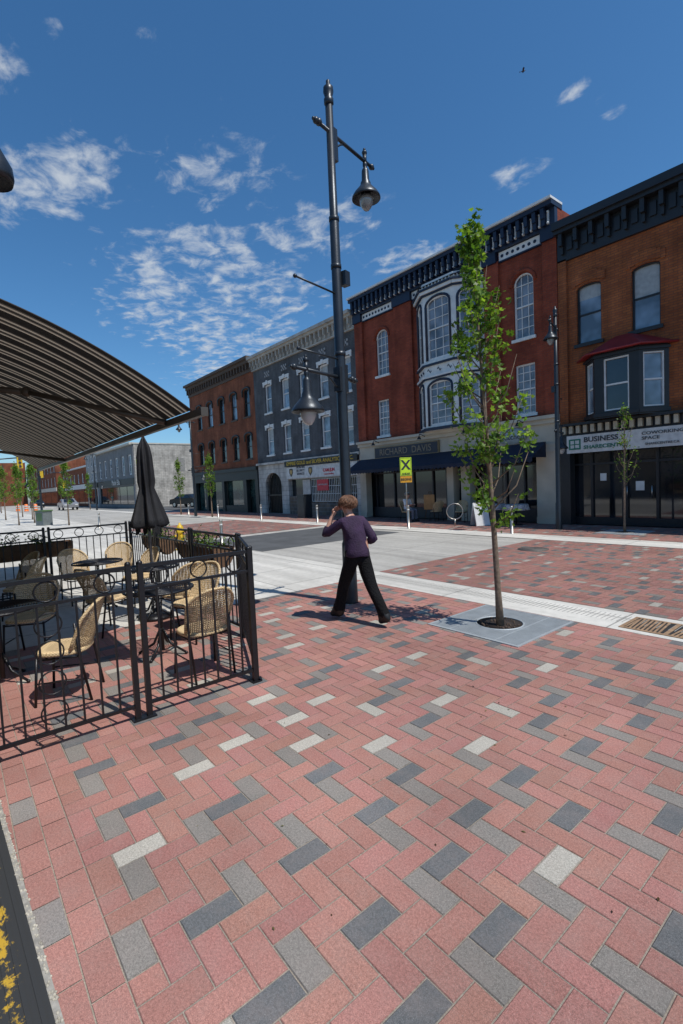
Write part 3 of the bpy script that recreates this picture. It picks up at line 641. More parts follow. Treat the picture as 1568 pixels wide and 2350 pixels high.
# ---------------------------------------------------------------- patio awning
m,nt3,b=nodes('striped_canvas');N3=nt3.nodes;L3=nt3.links
tcc=N3.new('ShaderNodeTexCoord');sp3=N3.new('ShaderNodeSeparateXYZ');L3.new(tcc.outputs['Object'],sp3.inputs[0])
def m3(op,a,b_):
    n=N3.new('ShaderNodeMath');n.operation=op
    for i,x in enumerate((a,b_)):
        if isinstance(x,(int,float)):n.inputs[i].default_value=x
        else:L3.new(x,n.inputs[i])
    return n.outputs[0]
fr=m3('FRACT',m3('DIVIDE',m3('ADD',sp3.outputs[0],100.),.30),0)
rp=N3.new('ShaderNodeValToRGB');rp.color_ramp.interpolation='CONSTANT';els=rp.color_ramp.elements
dk=(.012,.011,.010,1);tn=(.42,.36,.28,1);md=(.09,.078,.064,1)
els[0].position=0;els[0].color=dk;els[1].position=.40;els[1].color=tn
for ps,cc in ((.50,md),(.58,dk),(.66,md),(.72,tn),(.82,md),(.90,dk)):
    e_=els.new(ps);e_.color=cc
L3.new(fr,rp.inputs[0]);L3.new(rp.outputs[0],b.inputs['Base Color']);b.inputs['Roughness'].default_value=.85
trn=N3.new('ShaderNodeBsdfTranslucent');L3.new(rp.outputs[0],trn.inputs[0]);mxs=N3.new('ShaderNodeMixShader');mxs.inputs[0].default_value=.3
L3.new(b.outputs[0],mxs.inputs[1]);L3.new(trn.outputs[0],mxs.inputs[2]);L3.new(mxs.outputs[0],N3['Material Output'].inputs[0])
aw=thing('retractable_awning','striped dark brown canvas awning extended over the patio','awning',(-9,-.5,0))
off=(-9,-.5,0)
prof=[]
for i in range(31):
    t=i/30;y=-.45+(1.75+.45)*t;z=3.335-.22*y-.14*y*y
    if y<0: z=3.335-.22*y
    prof.append((y,z))
mb=MB();xs=[-14+.25*i for i in range(40)];xs[-1]=-4.25
gv=[[mb.pt((a,p[0],p[1])) for p in prof] for a in xs]
for i in range(len(xs)-1):
    for j in range(len(prof)-1): mb.fi([gv[i][j],gv[i+1][j],gv[i+1][j+1],gv[i][j+1]],0,True)
mb.obj('canvas',m,aw,off)
mb=MB();mb.tube([(-4.25,p[0],p[1]-.003) for p in prof],.007,6);mb.obj('canvas_hem',M('dark_hem',(.03,.026,.022),.8),aw,off)
brz=M('bronze_metal',(.09,.075,.06),.45,.4,.1,6)
mb=MB();mb.box(-14.03,1.75,2.45,-4.05,1.80,2.515);mb.box(-14.05,1.74,2.44,-14.03,1.82,2.53);mb.box(-4.05,1.745,2.445,-4.035,1.81,2.52);mb.obj('front_bar',brz,aw,off)
for xs0,xe,xel in ((-7.2,-4.9,-5.1),(-12.8,-10.5,-12.4)):
    mb=MB();mb.tube([(xs0,-.4,3.15),(xel-.9,.7,2.9)],.035,8);mb.tube([(xel-.9,.7,2.9),(xe,1.74,2.49)],.03,8);mb.ball((xel-.9,.7,2.9),.055,10);mb.obj('folding_arm',brz,aw,off)
mb=MB();mb.tube([(-14,-.42,3.46),(-4.2,-.42,3.46)],.06,10);mb.obj('roller',brz,aw,off)
wl=thing('wall_lamp','dark dome wall lamp on a curved arm above the patio','lamp',(-3.5,-.5,3.9))
mb=MB();mb.tube([(-3.45,-.5,3.95),(-3.45,-.2,4.12),(-3.42,.1,4.12),(-3.4,.27,4.0),(-3.4,.31,3.84)],.014,8);mb.obj('arm',postm,wl,(-3.5,-.5,3.9))
mb=MB();mb.lathe([(.02,.09),(.045,.07),(.07,.02),(.105,-.05),(.11,-.10),(.1,-.14),(.09,-.13)],(-3.4,.315,3.73),20);mb.obj('lamp_shade',postm,wl,(-3.5,-.5,3.9))
mb=MB();mb.ball((-3.4,.315,3.61),.04,10);mb.obj('bulb',M('frosted',(.5,.5,.48),.3),wl,(-3.5,-.5,3.9))
# ---------------------------------------------------------------- fence
def panel(p0,p1,col=False):
    p0=Vector((p0[0],p0[1],0));p1=Vector((p1[0],p1[1],0));Ln=(p1-p0).length;ang=math.atan2(p1.y-p0.y,p1.x-p0.x)
    e=thing('metal_fence','black iron patio railing panel with ring ornaments','fence',p0,ang,'patio railing panels')
    for x in (.02,Ln-.02):
        mb=MB();mb.box(x-.02,-.02,0,x+.02,.02,1.24);mb.box(x-.045,-.045,0,x+.045,.045,.012);mb.ball((x,0,1.245),.024,8);mb.obj('post',black,e)
    for z,h in ((1.205,.03),(1.03,.022),(.10,.025)): mb=MB();mb.box(.04,-.014,z,Ln-.04,.014,z+h);mb.obj('rail',black,e)
    n=max(2,int(round((Ln-.04)/.118)))
    for i in range(1,n):
        x=.02+(Ln-.04)*i/n;mb=MB();mb.box(x-.007,-.007,.125,x+.007,.007,1.03);mb.obj('baluster',black,e)
    if col:
        c=Ln/2
        for z in (.3,.52,.74,.94): mb=MB();mb.ring((c,0,z-.05),.085,.006,'y',20,k=5);mb.obj('ring_ornament',black,e)
    n=max(1,int(Ln/.33))
    for i in range(n): mb=MB();mb.ring(((i+.5)*Ln/n,0,1.129),.072,.007,'y',22,k=5);mb.obj('ring_ornament',black,e)
fx=-3.98
panel((fx,-.1),(fx,1.06),col=True);panel((fx,1.11),(fx,2.11))
panel((fx,2.11),(-5.28,2.66))
for a,b_ in ((-5.33,-6.8),(-6.84,-8.35),(-8.39,-9.88)): panel((a,2.67),(b_,2.67))
panel((-9.93,2.64),(-9.93,1.3));panel((-9.93,1.26),(-9.93,-.1))
# ---------------------------------------------------------------- chairs, tables
m,nt4,b=nodes('wicker');N4=nt4.nodes;L4=nt4.links
tcc=N4.new('ShaderNodeTexCoord');ck1=N4.new('ShaderNodeTexChecker');ck1.inputs['Scale'].default_value=75;L4.new(tcc.outputs['Object'],ck1.inputs['Vector'])
ck1.inputs['Color1'].default_value=(.74,.56,.32,1);ck1.inputs['Color2'].default_value=(.46,.32,.165,1)
wv=N4.new('ShaderNodeTexWave');wv.bands_direction='Z';wv.inputs['Scale'].default_value=14;wv.inputs['Distortion'].default_value=.6;L4.new(tcc.outputs['Object'],wv.inputs['Vector'])
mr4=N4.new('ShaderNodeMapRange');mr4.inputs[3].default_value=.7;mr4.inputs[4].default_value=1.15;L4.new(wv.outputs['Fac'],mr4.inputs[0])
v4=N4.new('ShaderNodeVectorMath');v4.operation='SCALE';L4.new(ck1.outputs[0],v4.inputs[0]);L4.new(mr4.outputs[0],v4.inputs['Scale']);L4.new(v4.outputs[0],b.inputs['Base Color']);b.inputs['Roughness'].default_value=.6
bp=N4.new('ShaderNodeBump');bp.inputs['Strength'].default_value=.6;bp.inputs['Distance'].default_value=.006;L4.new(ck1.outputs['Fac'],bp.inputs['Height']);L4.new(bp.outputs[0],b.inputs['Normal'])
wick=m
def chair(loc,rot):
    e=thing('patio_chair','tan wicker bistro chair with black metal legs','chair',loc,rot,'wicker patio chairs')
    mb=MB();n=24
    def sh(a,r=1): 
        c,s_=math.cos(a),math.sin(a);k=(abs(c)**3+abs(s_)**3)**(-1/3);return (.225*k*c*r,.215*k*s_*r)
    rings=[(0.001,.455),(.6,.452),(.93,.462),(1.,.45),(1.,.425),(.9,.418),(.001,.418)]
    ri=[[mb.pt((*sh(2*math.pi*j/n,r),z)) for j in range(n)] for r,z in rings]
    for A_,B_ in zip(ri,ri[1:]):
        for j in range(n): mb.fi([A_[j],A_[(j+1)%n],B_[(j+1)%n],B_[j]],0,True)
    mb.obj('seat',wick,e)
    mb=MB()
    def bk(u,v,o=0):
        a=(u-.5)*2*1.05;ztop=.88-.15*abs((u-.5)*2)**2.4;z=.46+(ztop-.46)*v
        rad=.24+.03*v+o;lean=-.10*v
        return (rad*math.sin(a)*1.02,-.0-rad*math.cos(a)+.02+lean,z)
    U=26
    for i in range(U):
        u0=(i+.2)/U;u1=(i+.8)/U
        for j in range(4): mb.face([bk(u0,j/4,0),bk(u1,j/4,0),bk(u1,(j+1)/4,0),bk(u0,(j+1)/4,0)])
    V=20
    for j in range(V):
        v0=(j+.2)/V;v1=(j+.8)/V
        for i in range(12): mb.face([bk(i/12,v0,.003),bk((i+1)/12,v0,.003),bk((i+1)/12,v1,.003),bk(i/12,v1,.003)])
    mb.tube([bk(0,0)]+[bk(0,j/4) for j in range(1,5)]+[bk(i/12,1) for i in range(1,12)]+[bk(1,1-j/4) for j in range(0,5)],.015,7)
    mb.obj('backrest',wick,e)
    for sx in (-1,1):
        mb=MB();mb.tube([(sx*.2,.17,.42),(sx*.215,.2,.0)],.012,8);mb.obj('leg',black,e)
        mb=MB();mb.tube([(sx*.215,-.15,.7),(sx*.21,-.17,.42),(sx*.2,-.24,0)],.012,8);mb.obj('leg',black,e)
    mb=MB();mb.tube([(-.2,-.15,.40),(-.2,.17,.40),(.2,.17,.40),(.2,-.15,.40)],.009,6,closed=True);mb.obj('seat_frame',black,e)
    for sx in (-1,1): mb=MB();mb.tube([(sx*.208,.185,.2),(sx*.205,-.2,.2)],.007,5);mb.obj('stretcher',black,e)
    return e
def table(loc,r=.36):
    e=thing('patio_table','round black metal mesh bistro table','table',loc,0,'black bistro tables')
    mb=MB();k=.03
    while k<r: mb.ring((0,0,.735),k,.0045,'z',28,k=4);k+=.024
    mb.ring((0,0,.735),r,.013,'z',32,k=6)
    for i in range(12): a=math.pi*2*i/12;mb.tube([(.0*math.cos(a),.0*math.sin(a),.73),(r*math.cos(a),r*math.sin(a),.73)],.006,4)
    mb.obj('table_top',black,e)
    mb=MB();mb.tube([(0,0,.05),(0,0,.725)],.022,8);mb.ring((0,0,.68),.022,.01,'z',16);mb.obj('column',black,e)
    for i in range(4):
        a=math.pi/4+math.pi/2*i;mb=MB();mb.tube([(0,0,.32),(.1*math.cos(a),.1*math.sin(a),.12),(.27*math.cos(a),.27*math.sin(a),.02)],.014,6);mb.ball((.27*math.cos(a),.27*math.sin(a),.018),.018,8);mb.obj('foot',black,e)
    return e
UMX,UMY=-7.05,2.17
t0=table((-5.75,.28,0));t1=clone(t0,(UMX,UMY,0));t2=clone(t0,(-8.4,1.75,0));t3=clone(t0,(-5.4,1.72,0));t4=clone(t0,(-9.2,.1,0));
def fr_(dx,dy): return math.atan2(dy,dx)-math.pi/2
c0=chair((-4.55,1.84,0),fr_(-1,-.05))
for x,y,dx,dy in [(-4.95,.72,-.5,-1),(-6.5,.62,.9,-.5),(-9.45,2.3,1,-.5),(-9.1,1.6,1,.2),(-8.2,2.3,.2,-1),(-6.85,1.5,-.4,.9),(-6.3,2.3,-1,-.2),(-5.7,2.22,.4,-1),(-8.75,.75,-.5,-1),(-9.5,.75,.3,-1)]:
    clone(c0,(x,y,0),fr_(dx,dy))
um=thing('closed_umbrella','closed black patio umbrella standing through a table','umbrella',(UMX,UMY,0))
mb=MB();mb.tube([(0,0,0.03),(0,0,2.5)],.02,10);mb.obj('pole',M('grey_pole',(.2,.2,.2),.4,.6),um)
mb=MB()
def rip(a,z): return 1+.30*math.sin(7*a+2.2*z)+.12*math.sin(5*a+5*z)+.08*math.sin(17*a+z)
mb.lathe([(.015,2.58),(.035,2.52),(.065,2.44),(.085,2.3),(.095,2.1),(.10,1.95),(.085,1.86),(.12,1.72),(.155,1.56),(.19,1.42),(.205,1.34),(.17,1.3),(.03,1.36)],(0,0,0),72,0,True,rip)
rnd=random.Random(8)
for i in range(9):
    a=2*math.pi*i/9+.2;zz_=1.16+.14*rnd.random();mb.face([(.16*math.cos(a),.16*math.sin(a),1.4),(.21*math.cos(a+.35),.21*math.sin(a+.35),1.42),(.2*math.cos(a+.25),.2*math.sin(a+.25),zz_),(.15*math.cos(a),.15*math.sin(a),zz_+.05)],0,True)
mb.obj('canopy',M('black_fabric',(.012,.012,.014),.75,0,.3,10,.3),um)
mb=MB();mb.lathe([(.001,2.66),(.02,2.64),(.022,2.6),(.012,2.57),(.03,2.54)],(0,0,0),10);mb.obj('finial',black,um)
mb=MB();mb.lathe([(.23,0),(.23,.04),(.1,.07),(.03,.08),(.03,.25),(.001,.25)],(0,0,0),20);mb.obj('base',black,um)
# planters
def leafmesh(mb,rnd,c,sp,n,ls,cols,droop=.4):
    for _ in range(n):
        p=Vector(c)+Vector((rnd.gauss(0,sp[0]),rnd.gauss(0,sp[1]),rnd.gauss(0,sp[2])))
        leaf(mb,rnd,p,ls*(.7+.6*rnd.random()),rnd.choice(cols),droop)
SHAPE=[(0,-.1),(.35,.12),(.85,.05),(.62,.42),(.75,.85),(.3,.72),(0,1.15),(-.3,.72),(-.75,.85),(-.62,.42),(-.85,.05),(-.35,.12)]
def leaf(mb,rnd,p,s,c,droop=.5):
    ax=Euler((rnd.uniform(-1,1)*1.1-droop,rnd.uniform(-1,1)*.9,rnd.uniform(0,6.28))).to_matrix()
    v=.7+.6*rnd.random();cc=(c[0]*v,c[1]*v,c[2]*v)
    pts=[p+ax@Vector((x*s,y*s,abs(x)*s*.25)) for x,y in SHAPE]
    L_=[mb.pt(q) for q in pts]
    mb.fi([L_[k] for k in (0,1,2,3,4,5,6)],0,False,cc);mb.fi([L_[k] for k in (0,6,7,8,9,10,11)],0,False,tuple(x*.9 for x in cc))
GC=[(.155,.255,.035),(.125,.225,.03),(.20,.30,.05),(.085,.17,.022)]
lm=attrmat('leaf',.5,0,1,.45,.4)
wood=M('planter_wood',(.13,.07,.035),.75,0,.35,9,.3)
def planter(loc,rot,ln,seed):
    e=thing('flower_planter','brown wooden trough planter with green plants on railing','planter',loc,rot,'railing planters')
    mb=MB();n=10
    for i in range(n):
        a0=math.pi*i/n;a1=math.pi*(i+1)/n
        mb.face([(-ln/2,-.17*math.cos(a0),-.28*math.sin(a0)),(ln/2,-.17*math.cos(a0),-.28*math.sin(a0)),(ln/2,-.17*math.cos(a1),-.28*math.sin(a1)),(-ln/2,-.17*math.cos(a1),-.28*math.sin(a1))],0,True)
    for s_ in (-1,1): mb.face([(s_*ln/2,-.17*math.cos(math.pi*i/n),-.28*math.sin(math.pi*i/n)) for i in range(n+1)])
    mb.face([(-ln/2,-.16,-.03),(ln/2,-.16,-.03),(ln/2,.16,-.03),(-ln/2,.16,-.03)],1)
    mb.obj('trough',[wood,M('soil',(.03,.02,.015),.95)],e)
    for x in (-ln/2+.1,ln/2-.1): mb=MB();mb.tube([(x,-.18*math.cos(math.pi*i/8),-.29*math.sin(math.pi*i/8)) for i in range(9)],.012,5);mb.obj('bracket',black,e)
    mb=MB();rnd=random.Random(seed)
    for _ in range(14): leafmesh(mb,rnd,(rnd.uniform(-ln/2+.06,ln/2-.06),rnd.uniform(-.12,.12),rnd.uniform(.02,.14)),(.07,.05,.04),26,.026,GC+[(.06,.03,.07),(.07,.12,.02)])
    mb.obj('foliage',lm,e)
planter((-7.0,2.93,.98),0,1.4,1);planter((-9.0,2.93,.98),0,1.0,2);planter((-10.15,1.0,.98),R(90),1.4,3)
# ---------------------------------------------------------------- street lamps
def lantern(par,c):
    x,y,z=c
    mb=MB();mb.lathe([(.02,.0),(.035,-.02),(.035,-.06),(.025,-.09),(.045,-.11),(.055,-.14),(.06,-.28),(.08,-.32),(.082,-.35),(.13,-.41),(.185,-.47),(.222,-.53),(.226,-.56),(.214,-.555),(.17,-.51),(.10,-.48)],(x,y,z),28)
    ob_=mb.obj('lamp_shade',postm,par)
    mb=MB();mb.lathe([(.11,-.53),(.115,-.58),(.10,-.64),(.075,-.69),(.04,-.73),(.001,-.74)],(x,y,z),20)
    mb.obj('globe',glassmat('lamp_globe',(.35,.36,.36),.1),ob_)
def lampost(loc,rot=0,label='tall grey street lamp with two bell lanterns on side arms',H=7.45):
    e=thing('street_lamp',label,'street lamp',loc,rot,'street lamps')
    mb=MB();mb.tube([(0,0,0),(0,0,.02),(0,0,.9),(0,0,.94),(0,0,3.3),(0,0,5.6),(0,0,5.62),(0,0,H-.3)],[.11,.11,.10,.085,.076,.068,.060,.054],16)
    for z,r_ in ((3.7,.083),(4.95,.078),(5.62,.075)): mb.tube([(0,0,z-.03),(0,0,z+.03)],r_,16)
    mb.lathe([(.056,H-.3),(.07,H-.28),(.07,H-.22),(.05,H-.2),(.075,H-.12),(.07,H-.06),(.03,H-.02),(.03,H+.03),(.001,H+.06)],(0,0,0),14)
    mb.box(-.05,.02,6.45,.05,.105,6.9);mb.box(-.06,-.10,3.15,.06,-.02,3.5);mb.box(-.02,.04,3.15,.05,.11,3.55)
    mb.box(.03,.03,4.68,.14,.14,4.88)
    mb.obj('pole',postm,e)
    for z,y0,y1,yl_ in ((6.83,-.31,1.03,.85),(3.36,.33,-1.0,-.76)):
        mb=MB();mb.tube([(0,y0,z),(0,y1,z)],.026,10);
        for yy in (y0,y1): mb.ball((0,yy,z),.045,10);mb.ball((0,yy+(.05 if yy>0 else -.05),z),.025,8)
        s_=1 if y1>0 else -1
        mb.tube([(0,s_*.06,z-.16),(0,s_*.14,z-.13),(0,s_*.24,z-.05),(0,s_*.3,z-.02)],.014,6)
        mb.ball((0,y0*.8,z+.01),.05,8);mb.tube([(0,yl_,z-.03),(0,yl_,z+.10)],.032,8);mb.ball((0,yl_,z+.13),.042,10);mb.ball((0,yl_,z+.18),.022,8)
        a=mb.obj('arm',postm,e);lantern(a,(0,yl_,z-.01))
    for z in (4.56,3.62):
        mb=MB();mb.tube([(0,0,z),(0,-.88,z)],.014,8);mb.ball((0,-.89,z),.028,8);mb.obj('banner_bar',postm,e)
    return e
l0=lampost((-5.58,4.61,0),R(12.5),H=7.5)
clone(l0,(-7.75,15.3,0),R(197),'tall grey street lamp standing before the shopfronts',.94)
clone(l0,(-32.6,13.25,0),math.pi,None,.95)
clone(l0,(-41.5,5.2,0),0,None,.95);clone(l0,(-62,13.3,0),math.pi,None,.95);clone(l0,(-84,5.4,0),0,None,.95)
# ---------------------------------------------------------------- trees
def tree(loc,h,base,prof,nb,ncl,ls,seed,tr_,label='slim young maple tree with bright green leaves',cl=12,group='young street trees',lean=(0,0),sp=.055,skip=.1):
    rnd=random.Random(seed);e=thing('tree',label,'tree',loc,0,group)
    mb=MB();n=12;tp=[]
    for i in range(n+1):
        t=i/n;tp.append(Vector((lean[0]*t+.03*math.sin(3*t+seed)*t,lean[1]*t+.03*math.cos(4*t+seed)*t,h*.97*t)))
    mb.tube(tp,[tr_*(1.25 if i==0 else 1)*(1-.85*i/n) for i in range(n+1)],10)
    def trunkp(z):
        t=max(0,min(.999,z/(h*.97)))*n;i=int(t);return tp[i].lerp(tp[i+1],t-i)
    def W(z):
        for (z0,w0),(z1,w1) in zip(prof,prof[1:]):
            if z0<=z<=z1: return w0+(w1-w0)*(z-z0)/(z1-z0)
        return prof[-1][1] if z>prof[-1][0] else prof[0][1]
    cr=MB()
    for k in range(nb):
        z0=base+(h*.93-base)*((k+rnd.random())/nb)**1.05;a=k*2.4+rnd.uniform(-.4,.4)
        ln=(.3+.75*rnd.random()**.7)
        ze=min(h*.98,z0+ .35+.45*rnd.random());r_=W(ze)*ln
        s0=trunkp(z0);e0=trunkp(ze)+Vector((math.cos(a)*r_,math.sin(a)*r_,0))
        mid=s0.lerp(e0,.5)+Vector((math.cos(a)*r_*.15,math.sin(a)*r_*.15,-.06))
        br=tr_*.28*(1-.6*z0/h)+.002
        mb.tube([s0,mid,e0],[br,br*.7,br*.25],5)
        if rnd.random()<skip: continue
        for q in range(ncl):
            t=.3+.75*rnd.random()
            c=(s0.lerp(mid,t*2) if t<.5 else mid.lerp(e0,(t-.5)*2))+Vector((rnd.gauss(0,.03),rnd.gauss(0,.03),rnd.gauss(0,.03)))
            cc=rnd.choice(GC);v=.65+.7*rnd.random()
            for _ in range(int(cl*(.5+rnd.random()))):
                leaf(cr,rnd,c+Vector((rnd.gauss(0,sp),rnd.gauss(0,sp),rnd.gauss(-.02,sp))),ls*(.6+.7*rnd.random()),(cc[0]*v,cc[1]*v,cc[2]*v),.6)
    for _ in range(int(cl*2)): leaf(cr,rnd,tp[-1]+Vector((rnd.gauss(0,.03),rnd.gauss(0,.03),rnd.gauss(0,.08))),ls,GC[0],.5)
    bark=M('bark',(.20,.145,.10),.85,0,.35,25,.6)
    mb.obj('trunk',bark,e);cr.obj('crown',lm,e);return e
tree((-3.32,5.07,0),4.85,1.2,[(1.1,.3),(1.6,.52),(2.1,.54),(2.5,.38),(2.9,.44),(3.3,.40),(3.7,.28),(4.0,.26),(4.4,.12),(4.85,.04)],54,7,.042,7,.040,cl=9,label='slim young maple tree with bright green leaves in a metal grate',lean=(-.14,-.15),sp=.046,skip=.10)
tree((-5.78,15.3,0),3.7,1.3,[(1.2,.2),(2.0,.34),(3.0,.24),(3.7,.05)],26,3,.04,5,.035,cl=5,label='thin sapling with sparse leaves before black shopfront')
tA=tree((-30,13.3,0),4.2,1.3,[(1.2,.25),(2.2,.42),(3.2,.35),(4.2,.05)],34,4,.06,7,.045,cl=9)
for x,y,s_,rr_ in ((-36.3,13.6,1.02,1),(-33.7,5.6,.98,2),(-40.6,4.6,1.05,3),(-38.8,3.5,1.0,4),(-47,5.2,1.05,2),(-55,5.3,1.1,5),(-66,13.4,1.1,1),(-75,5,1.1,2),(-50,3.6,1.1,3),(-86,13.5,1.2,3)): clone(tA,(x,y,0),rr_,None,s_)
def grate(loc,sz,r,label):
    e=thing('tree_grate',label,'tree grate',loc,0,'tree grates')
    mb=MB();h=sz/2
    for a in ((-h,-h,h,-h+.03),(-h,h-.03,h,h),(-h,-h+.03,-h+.03,h-.03),(h-.03,-h+.03,h,h-.03)): mb.box(a[0],a[1],0,a[2],a[3],.010)
    n=int((sz-.06)/.028)
    for i in range(n):
        y=-h+.034+i*.028
        hw=math.sqrt(max(0,r*r-y*y))
        if hw>0: mb.box(-h+.03,y,.0,-hw,y+.02,.0085);mb.box(hw,y,.0,h-.03,y+.02,.0085)
        else: mb.box(-h+.03,y,.0,h-.03,y+.02,.0085)
    for x in (-h*.5,h*.5): mb.box(x,-h+.03,.001,x+.014,h-.03,.009)
    mb.ring((0,0,.004),r,.012,'z',32,k=6)
    mb.obj('grate_plate',M('galvanised',(.36,.39,.40),.5,.2,.12,5),e)
    mb=MB();mb.lathe([(r-.002,.0025),(.001,.0035)],(0,0,0),28);mb.obj('soil_pit',M('soil'),e)
    mb=MB();rnd=random.Random(4)
    for _ in range(60): 
        a=rnd.uniform(0,6.28);q=r*.85*rnd.random()**.5;s_=rnd.uniform(.006,.018);mb.ball((q*math.cos(a),q*math.sin(a),.006),s_,5)
    o=mb.obj('mulch',M('mulch',(.07,.045,.03),.9),e);o['kind']='stuff'
    mb=MB();mb.face([(-h+.01,-h+.01,.002),(h-.01,-h+.01,.002),(h-.01,h-.01,.002),(-h+.01,h-.01,.002)]);mb.obj('pit_lining',M('dark_lining',(.09,.1,.105),.9),e)
    return e
grate((-3.37,5.13,0),1.24,.28,'square grey metal tree grate set in brick paving')
grate((-5.78,15.3,0),1.2,.28,'square grey metal tree grate by far shopfront')
mb=MB();rnd=random.Random(31)
for _ in range(90):
    x=rnd.uniform(-5.5,1.5);y=rnd.uniform(.5,5.7);s_=rnd.uniform(.004,.010);a=rnd.uniform(0,6.28)
    c=rnd.choice([(.10,.07,.03),(.05,.04,.03),(.16,.15,.06),(.3,.27,.2)])
    mb.face([(x+s_*1.5*math.cos(a),y+s_*1.5*math.sin(a),.004),(x-s_*math.sin(a)*.6,y+s_*math.cos(a)*.6,.006),(x-s_*1.5*math.cos(a),y-s_*1.5*math.sin(a),.003),(x+s_*math.sin(a)*.6,y-s_*math.cos(a)*.6,.005)],0,False,c)
o=mb.obj('leaf_litter',lm);o['kind']='stuff'
# drain & manhole
e=thing('drain_grate','rusty slotted drain grate in the concrete kerb','drain',(-1.85,6.17,0))
mb=MB();mb.box(-.46,-.27,0,.46,-.23,.008);mb.box(-.46,.23,0,.46,.27,.008);mb.box(-.46,-.23,0,-.42,.23,.008);mb.box(.42,-.23,0,.46,.23,.008);mb.box(-.02,-.23,0,.02,.23,.008)
for i in range(9):
    for s_ in (-1,1):
        x=s_*(.05+i*.042);k_=1 if i<8 else .3;mb.face([(x,-.23,.007),(x+.024*s_,-.23,.007),(x+.06*s_*k_,.23,.007),(x+.036*s_*k_,.23,.007)])
mb.obj('grille',M('rust_iron',(.30,.19,.11),.8,.1,.3,12,.3),e)
mb=MB();mb.face([(-.45,-.26,.002),(.45,-.26,.002),(.45,.26,.002),(-.45,.26,.002)]);mb.obj('opening',M('dark_passage'),e)
e=thing('manhole_cover','round iron manhole cover set in brick road','manhole',(-6.2,10.95,0))
mb=MB();mb.lathe([(.36,-.006),(.36,.004),(.001,.004)],(0,0,0),28);
for i in range(6): mb.ring((0,0,.004),.06+.05*i,.004,'z',24,k=4)
mb.obj('cover',M('iron',(.12,.11,.1),.7,.3),e)
def bollard(loc):
    e=thing('bollard','slim stainless steel bollard on the pavement edge','bollard',loc,0,'steel bollards')
    mb=MB();mb.lathe([(.075,0),(.075,.01),(.048,.015),(.048,.80),(.05,.81),(.05,.84),(.04,.86),(.001,.865)],(0,0,0),16);mb.obj('post',M('brushed_steel',(.42,.40,.36),.35,.8),e)
    mb=MB();mb.tube([(0,0,.68),(0,0,.73)],.0495,16);mb.obj('reflective_band',M('band',(.6,.6,.58),.4),e);return e
b0=bollard((-8.4,13.6,0))
for x,y in ((-12.6,13.4),(-18.3,13.3),(-23.2,13.1),(-28.3,12.95),(-34,13.3),(-13.95,6.45),(-27.2,5.9),(-35.5,5.9),(-3.2,13.5)): clone(b0,(x,y,0))
def xsign(loc,ang,label,txt,h0=1.95,pw=.46,ph=.72,small=True,ts=.5,ty=.56):
    e=thing('crossing_sign',label,'sign',loc,ang)
    mb=MB();mb.tube([(0,.03,0),(0,.03,h0+ph)],.025,8);mb.obj('pole',M('brushed_steel'),e)
    mb=MB();mb.box(-pw/2,-.006,h0,pw/2,0,h0+ph,0);pl=mb.obj('sign_plate',M('fluorescent_yellow',(.62,.85,.03),.45,0,.03),e)
    mb=MB();q=.012
    for a in ((-pw/2+.02,h0+.02,pw/2-.02,h0+.02+q),(-pw/2+.02,h0+ph-.02-q,pw/2-.02,h0+ph-.02),(-pw/2+.02,h0+.02+q,-pw/2+.02+q,h0+ph-.02-q),(pw/2-.02-q,h0+.02+q,pw/2-.02,h0+ph-.02-q)): mb.box(a[0],-.0085,a[1],a[2],-.0061,a[3])
    mb.obj('sign_border',ink,pl)
    if txt: text(txt,ts,(0,-.012,h0+ph*ty),ink,pl,rot=(R(90),0,0),sx=.8,ext=.004)
    if small:
        mb=MB();mb.box(-pw/2,-.006,h0-.27,pw/2,0,h0-.02);p2=mb.obj('lower_plate',M('amber',(.75,.35,.02),.5),e);text('BEGINS',.13,(0,-.012,h0-.145),ink,p2);text('AHEAD',.1,(0,-.012,h0+.08),ink,pl)
    return e
s1=xsign((-13.3,14.1,0),R(55),'yellow green sign with a black X on a post','',2.0)
mb=MB()
for s_ in (-1,1): 
    yy=-.012 if s_>0 else -.013
    mb.face([(s_*-.15-.045,yy,2.24),(s_*-.15+.045,yy,2.24),(s_*.15+.045,yy,2.62),(s_*.15-.045,yy,2.62)])
mb.obj('x_mark',ink,s1)
s2_=xsign((-19.6,6.0,0),R(80),'yellow green sign partly hidden behind the umbrella','COL',2.15,.56,.95,False,.26,.85)
mb=MB();mb.face([(-.2,-.012,2.25),(.0,-.012,2.25),(.2,-.012,2.75),(.0,-.012,2.75)]);mb.obj('arrow_stripe',ink,s2_)
e=thing('bike_rack','round steel ring bicycle rack on brick pavement','bike rack',(-11.6,14.9,0),R(40),'bicycle racks')
mb=MB();mb.tube([(0,0,0),(0,0,.25)],.03,8);mb.obj('post',M('brushed_steel'),e);mb=MB();mb.ring((0,0,.55),.3,.022,'y',28);mb.obj('ring',M('brushed_steel'),e)
for i in range(4): clone(e,(-44.-1.2*i,13.8,0),R(20))
e=thing('sandwich_board','white folding sandwich board on brick pavement','sign',(-10.75,15.3,0),R(62))
for s_ in (-1,1):
    mb=MB()
    mb.face([(-.27,s_*.25,0.02),(.27,s_*.25,.02),(.27,s_*.02,.85),(-.27,s_*.02,.85)]);mb.face([(-.27,s_*.23,0.02),(.27,s_*.23,.02),(.27,s_*.0,.83),(-.27,s_*.0,.83)])
    mb.tube([(-.27,s_*.24,0),(-.27,s_*.01,.86),(.27,s_*.01,.86),(.27,s_*.24,0)],.016,6)
    mb.obj('board',[white],e)
e=thing('cafe_table','small cafe table with white patterned cloth','table',(-9.75,16.1,0))
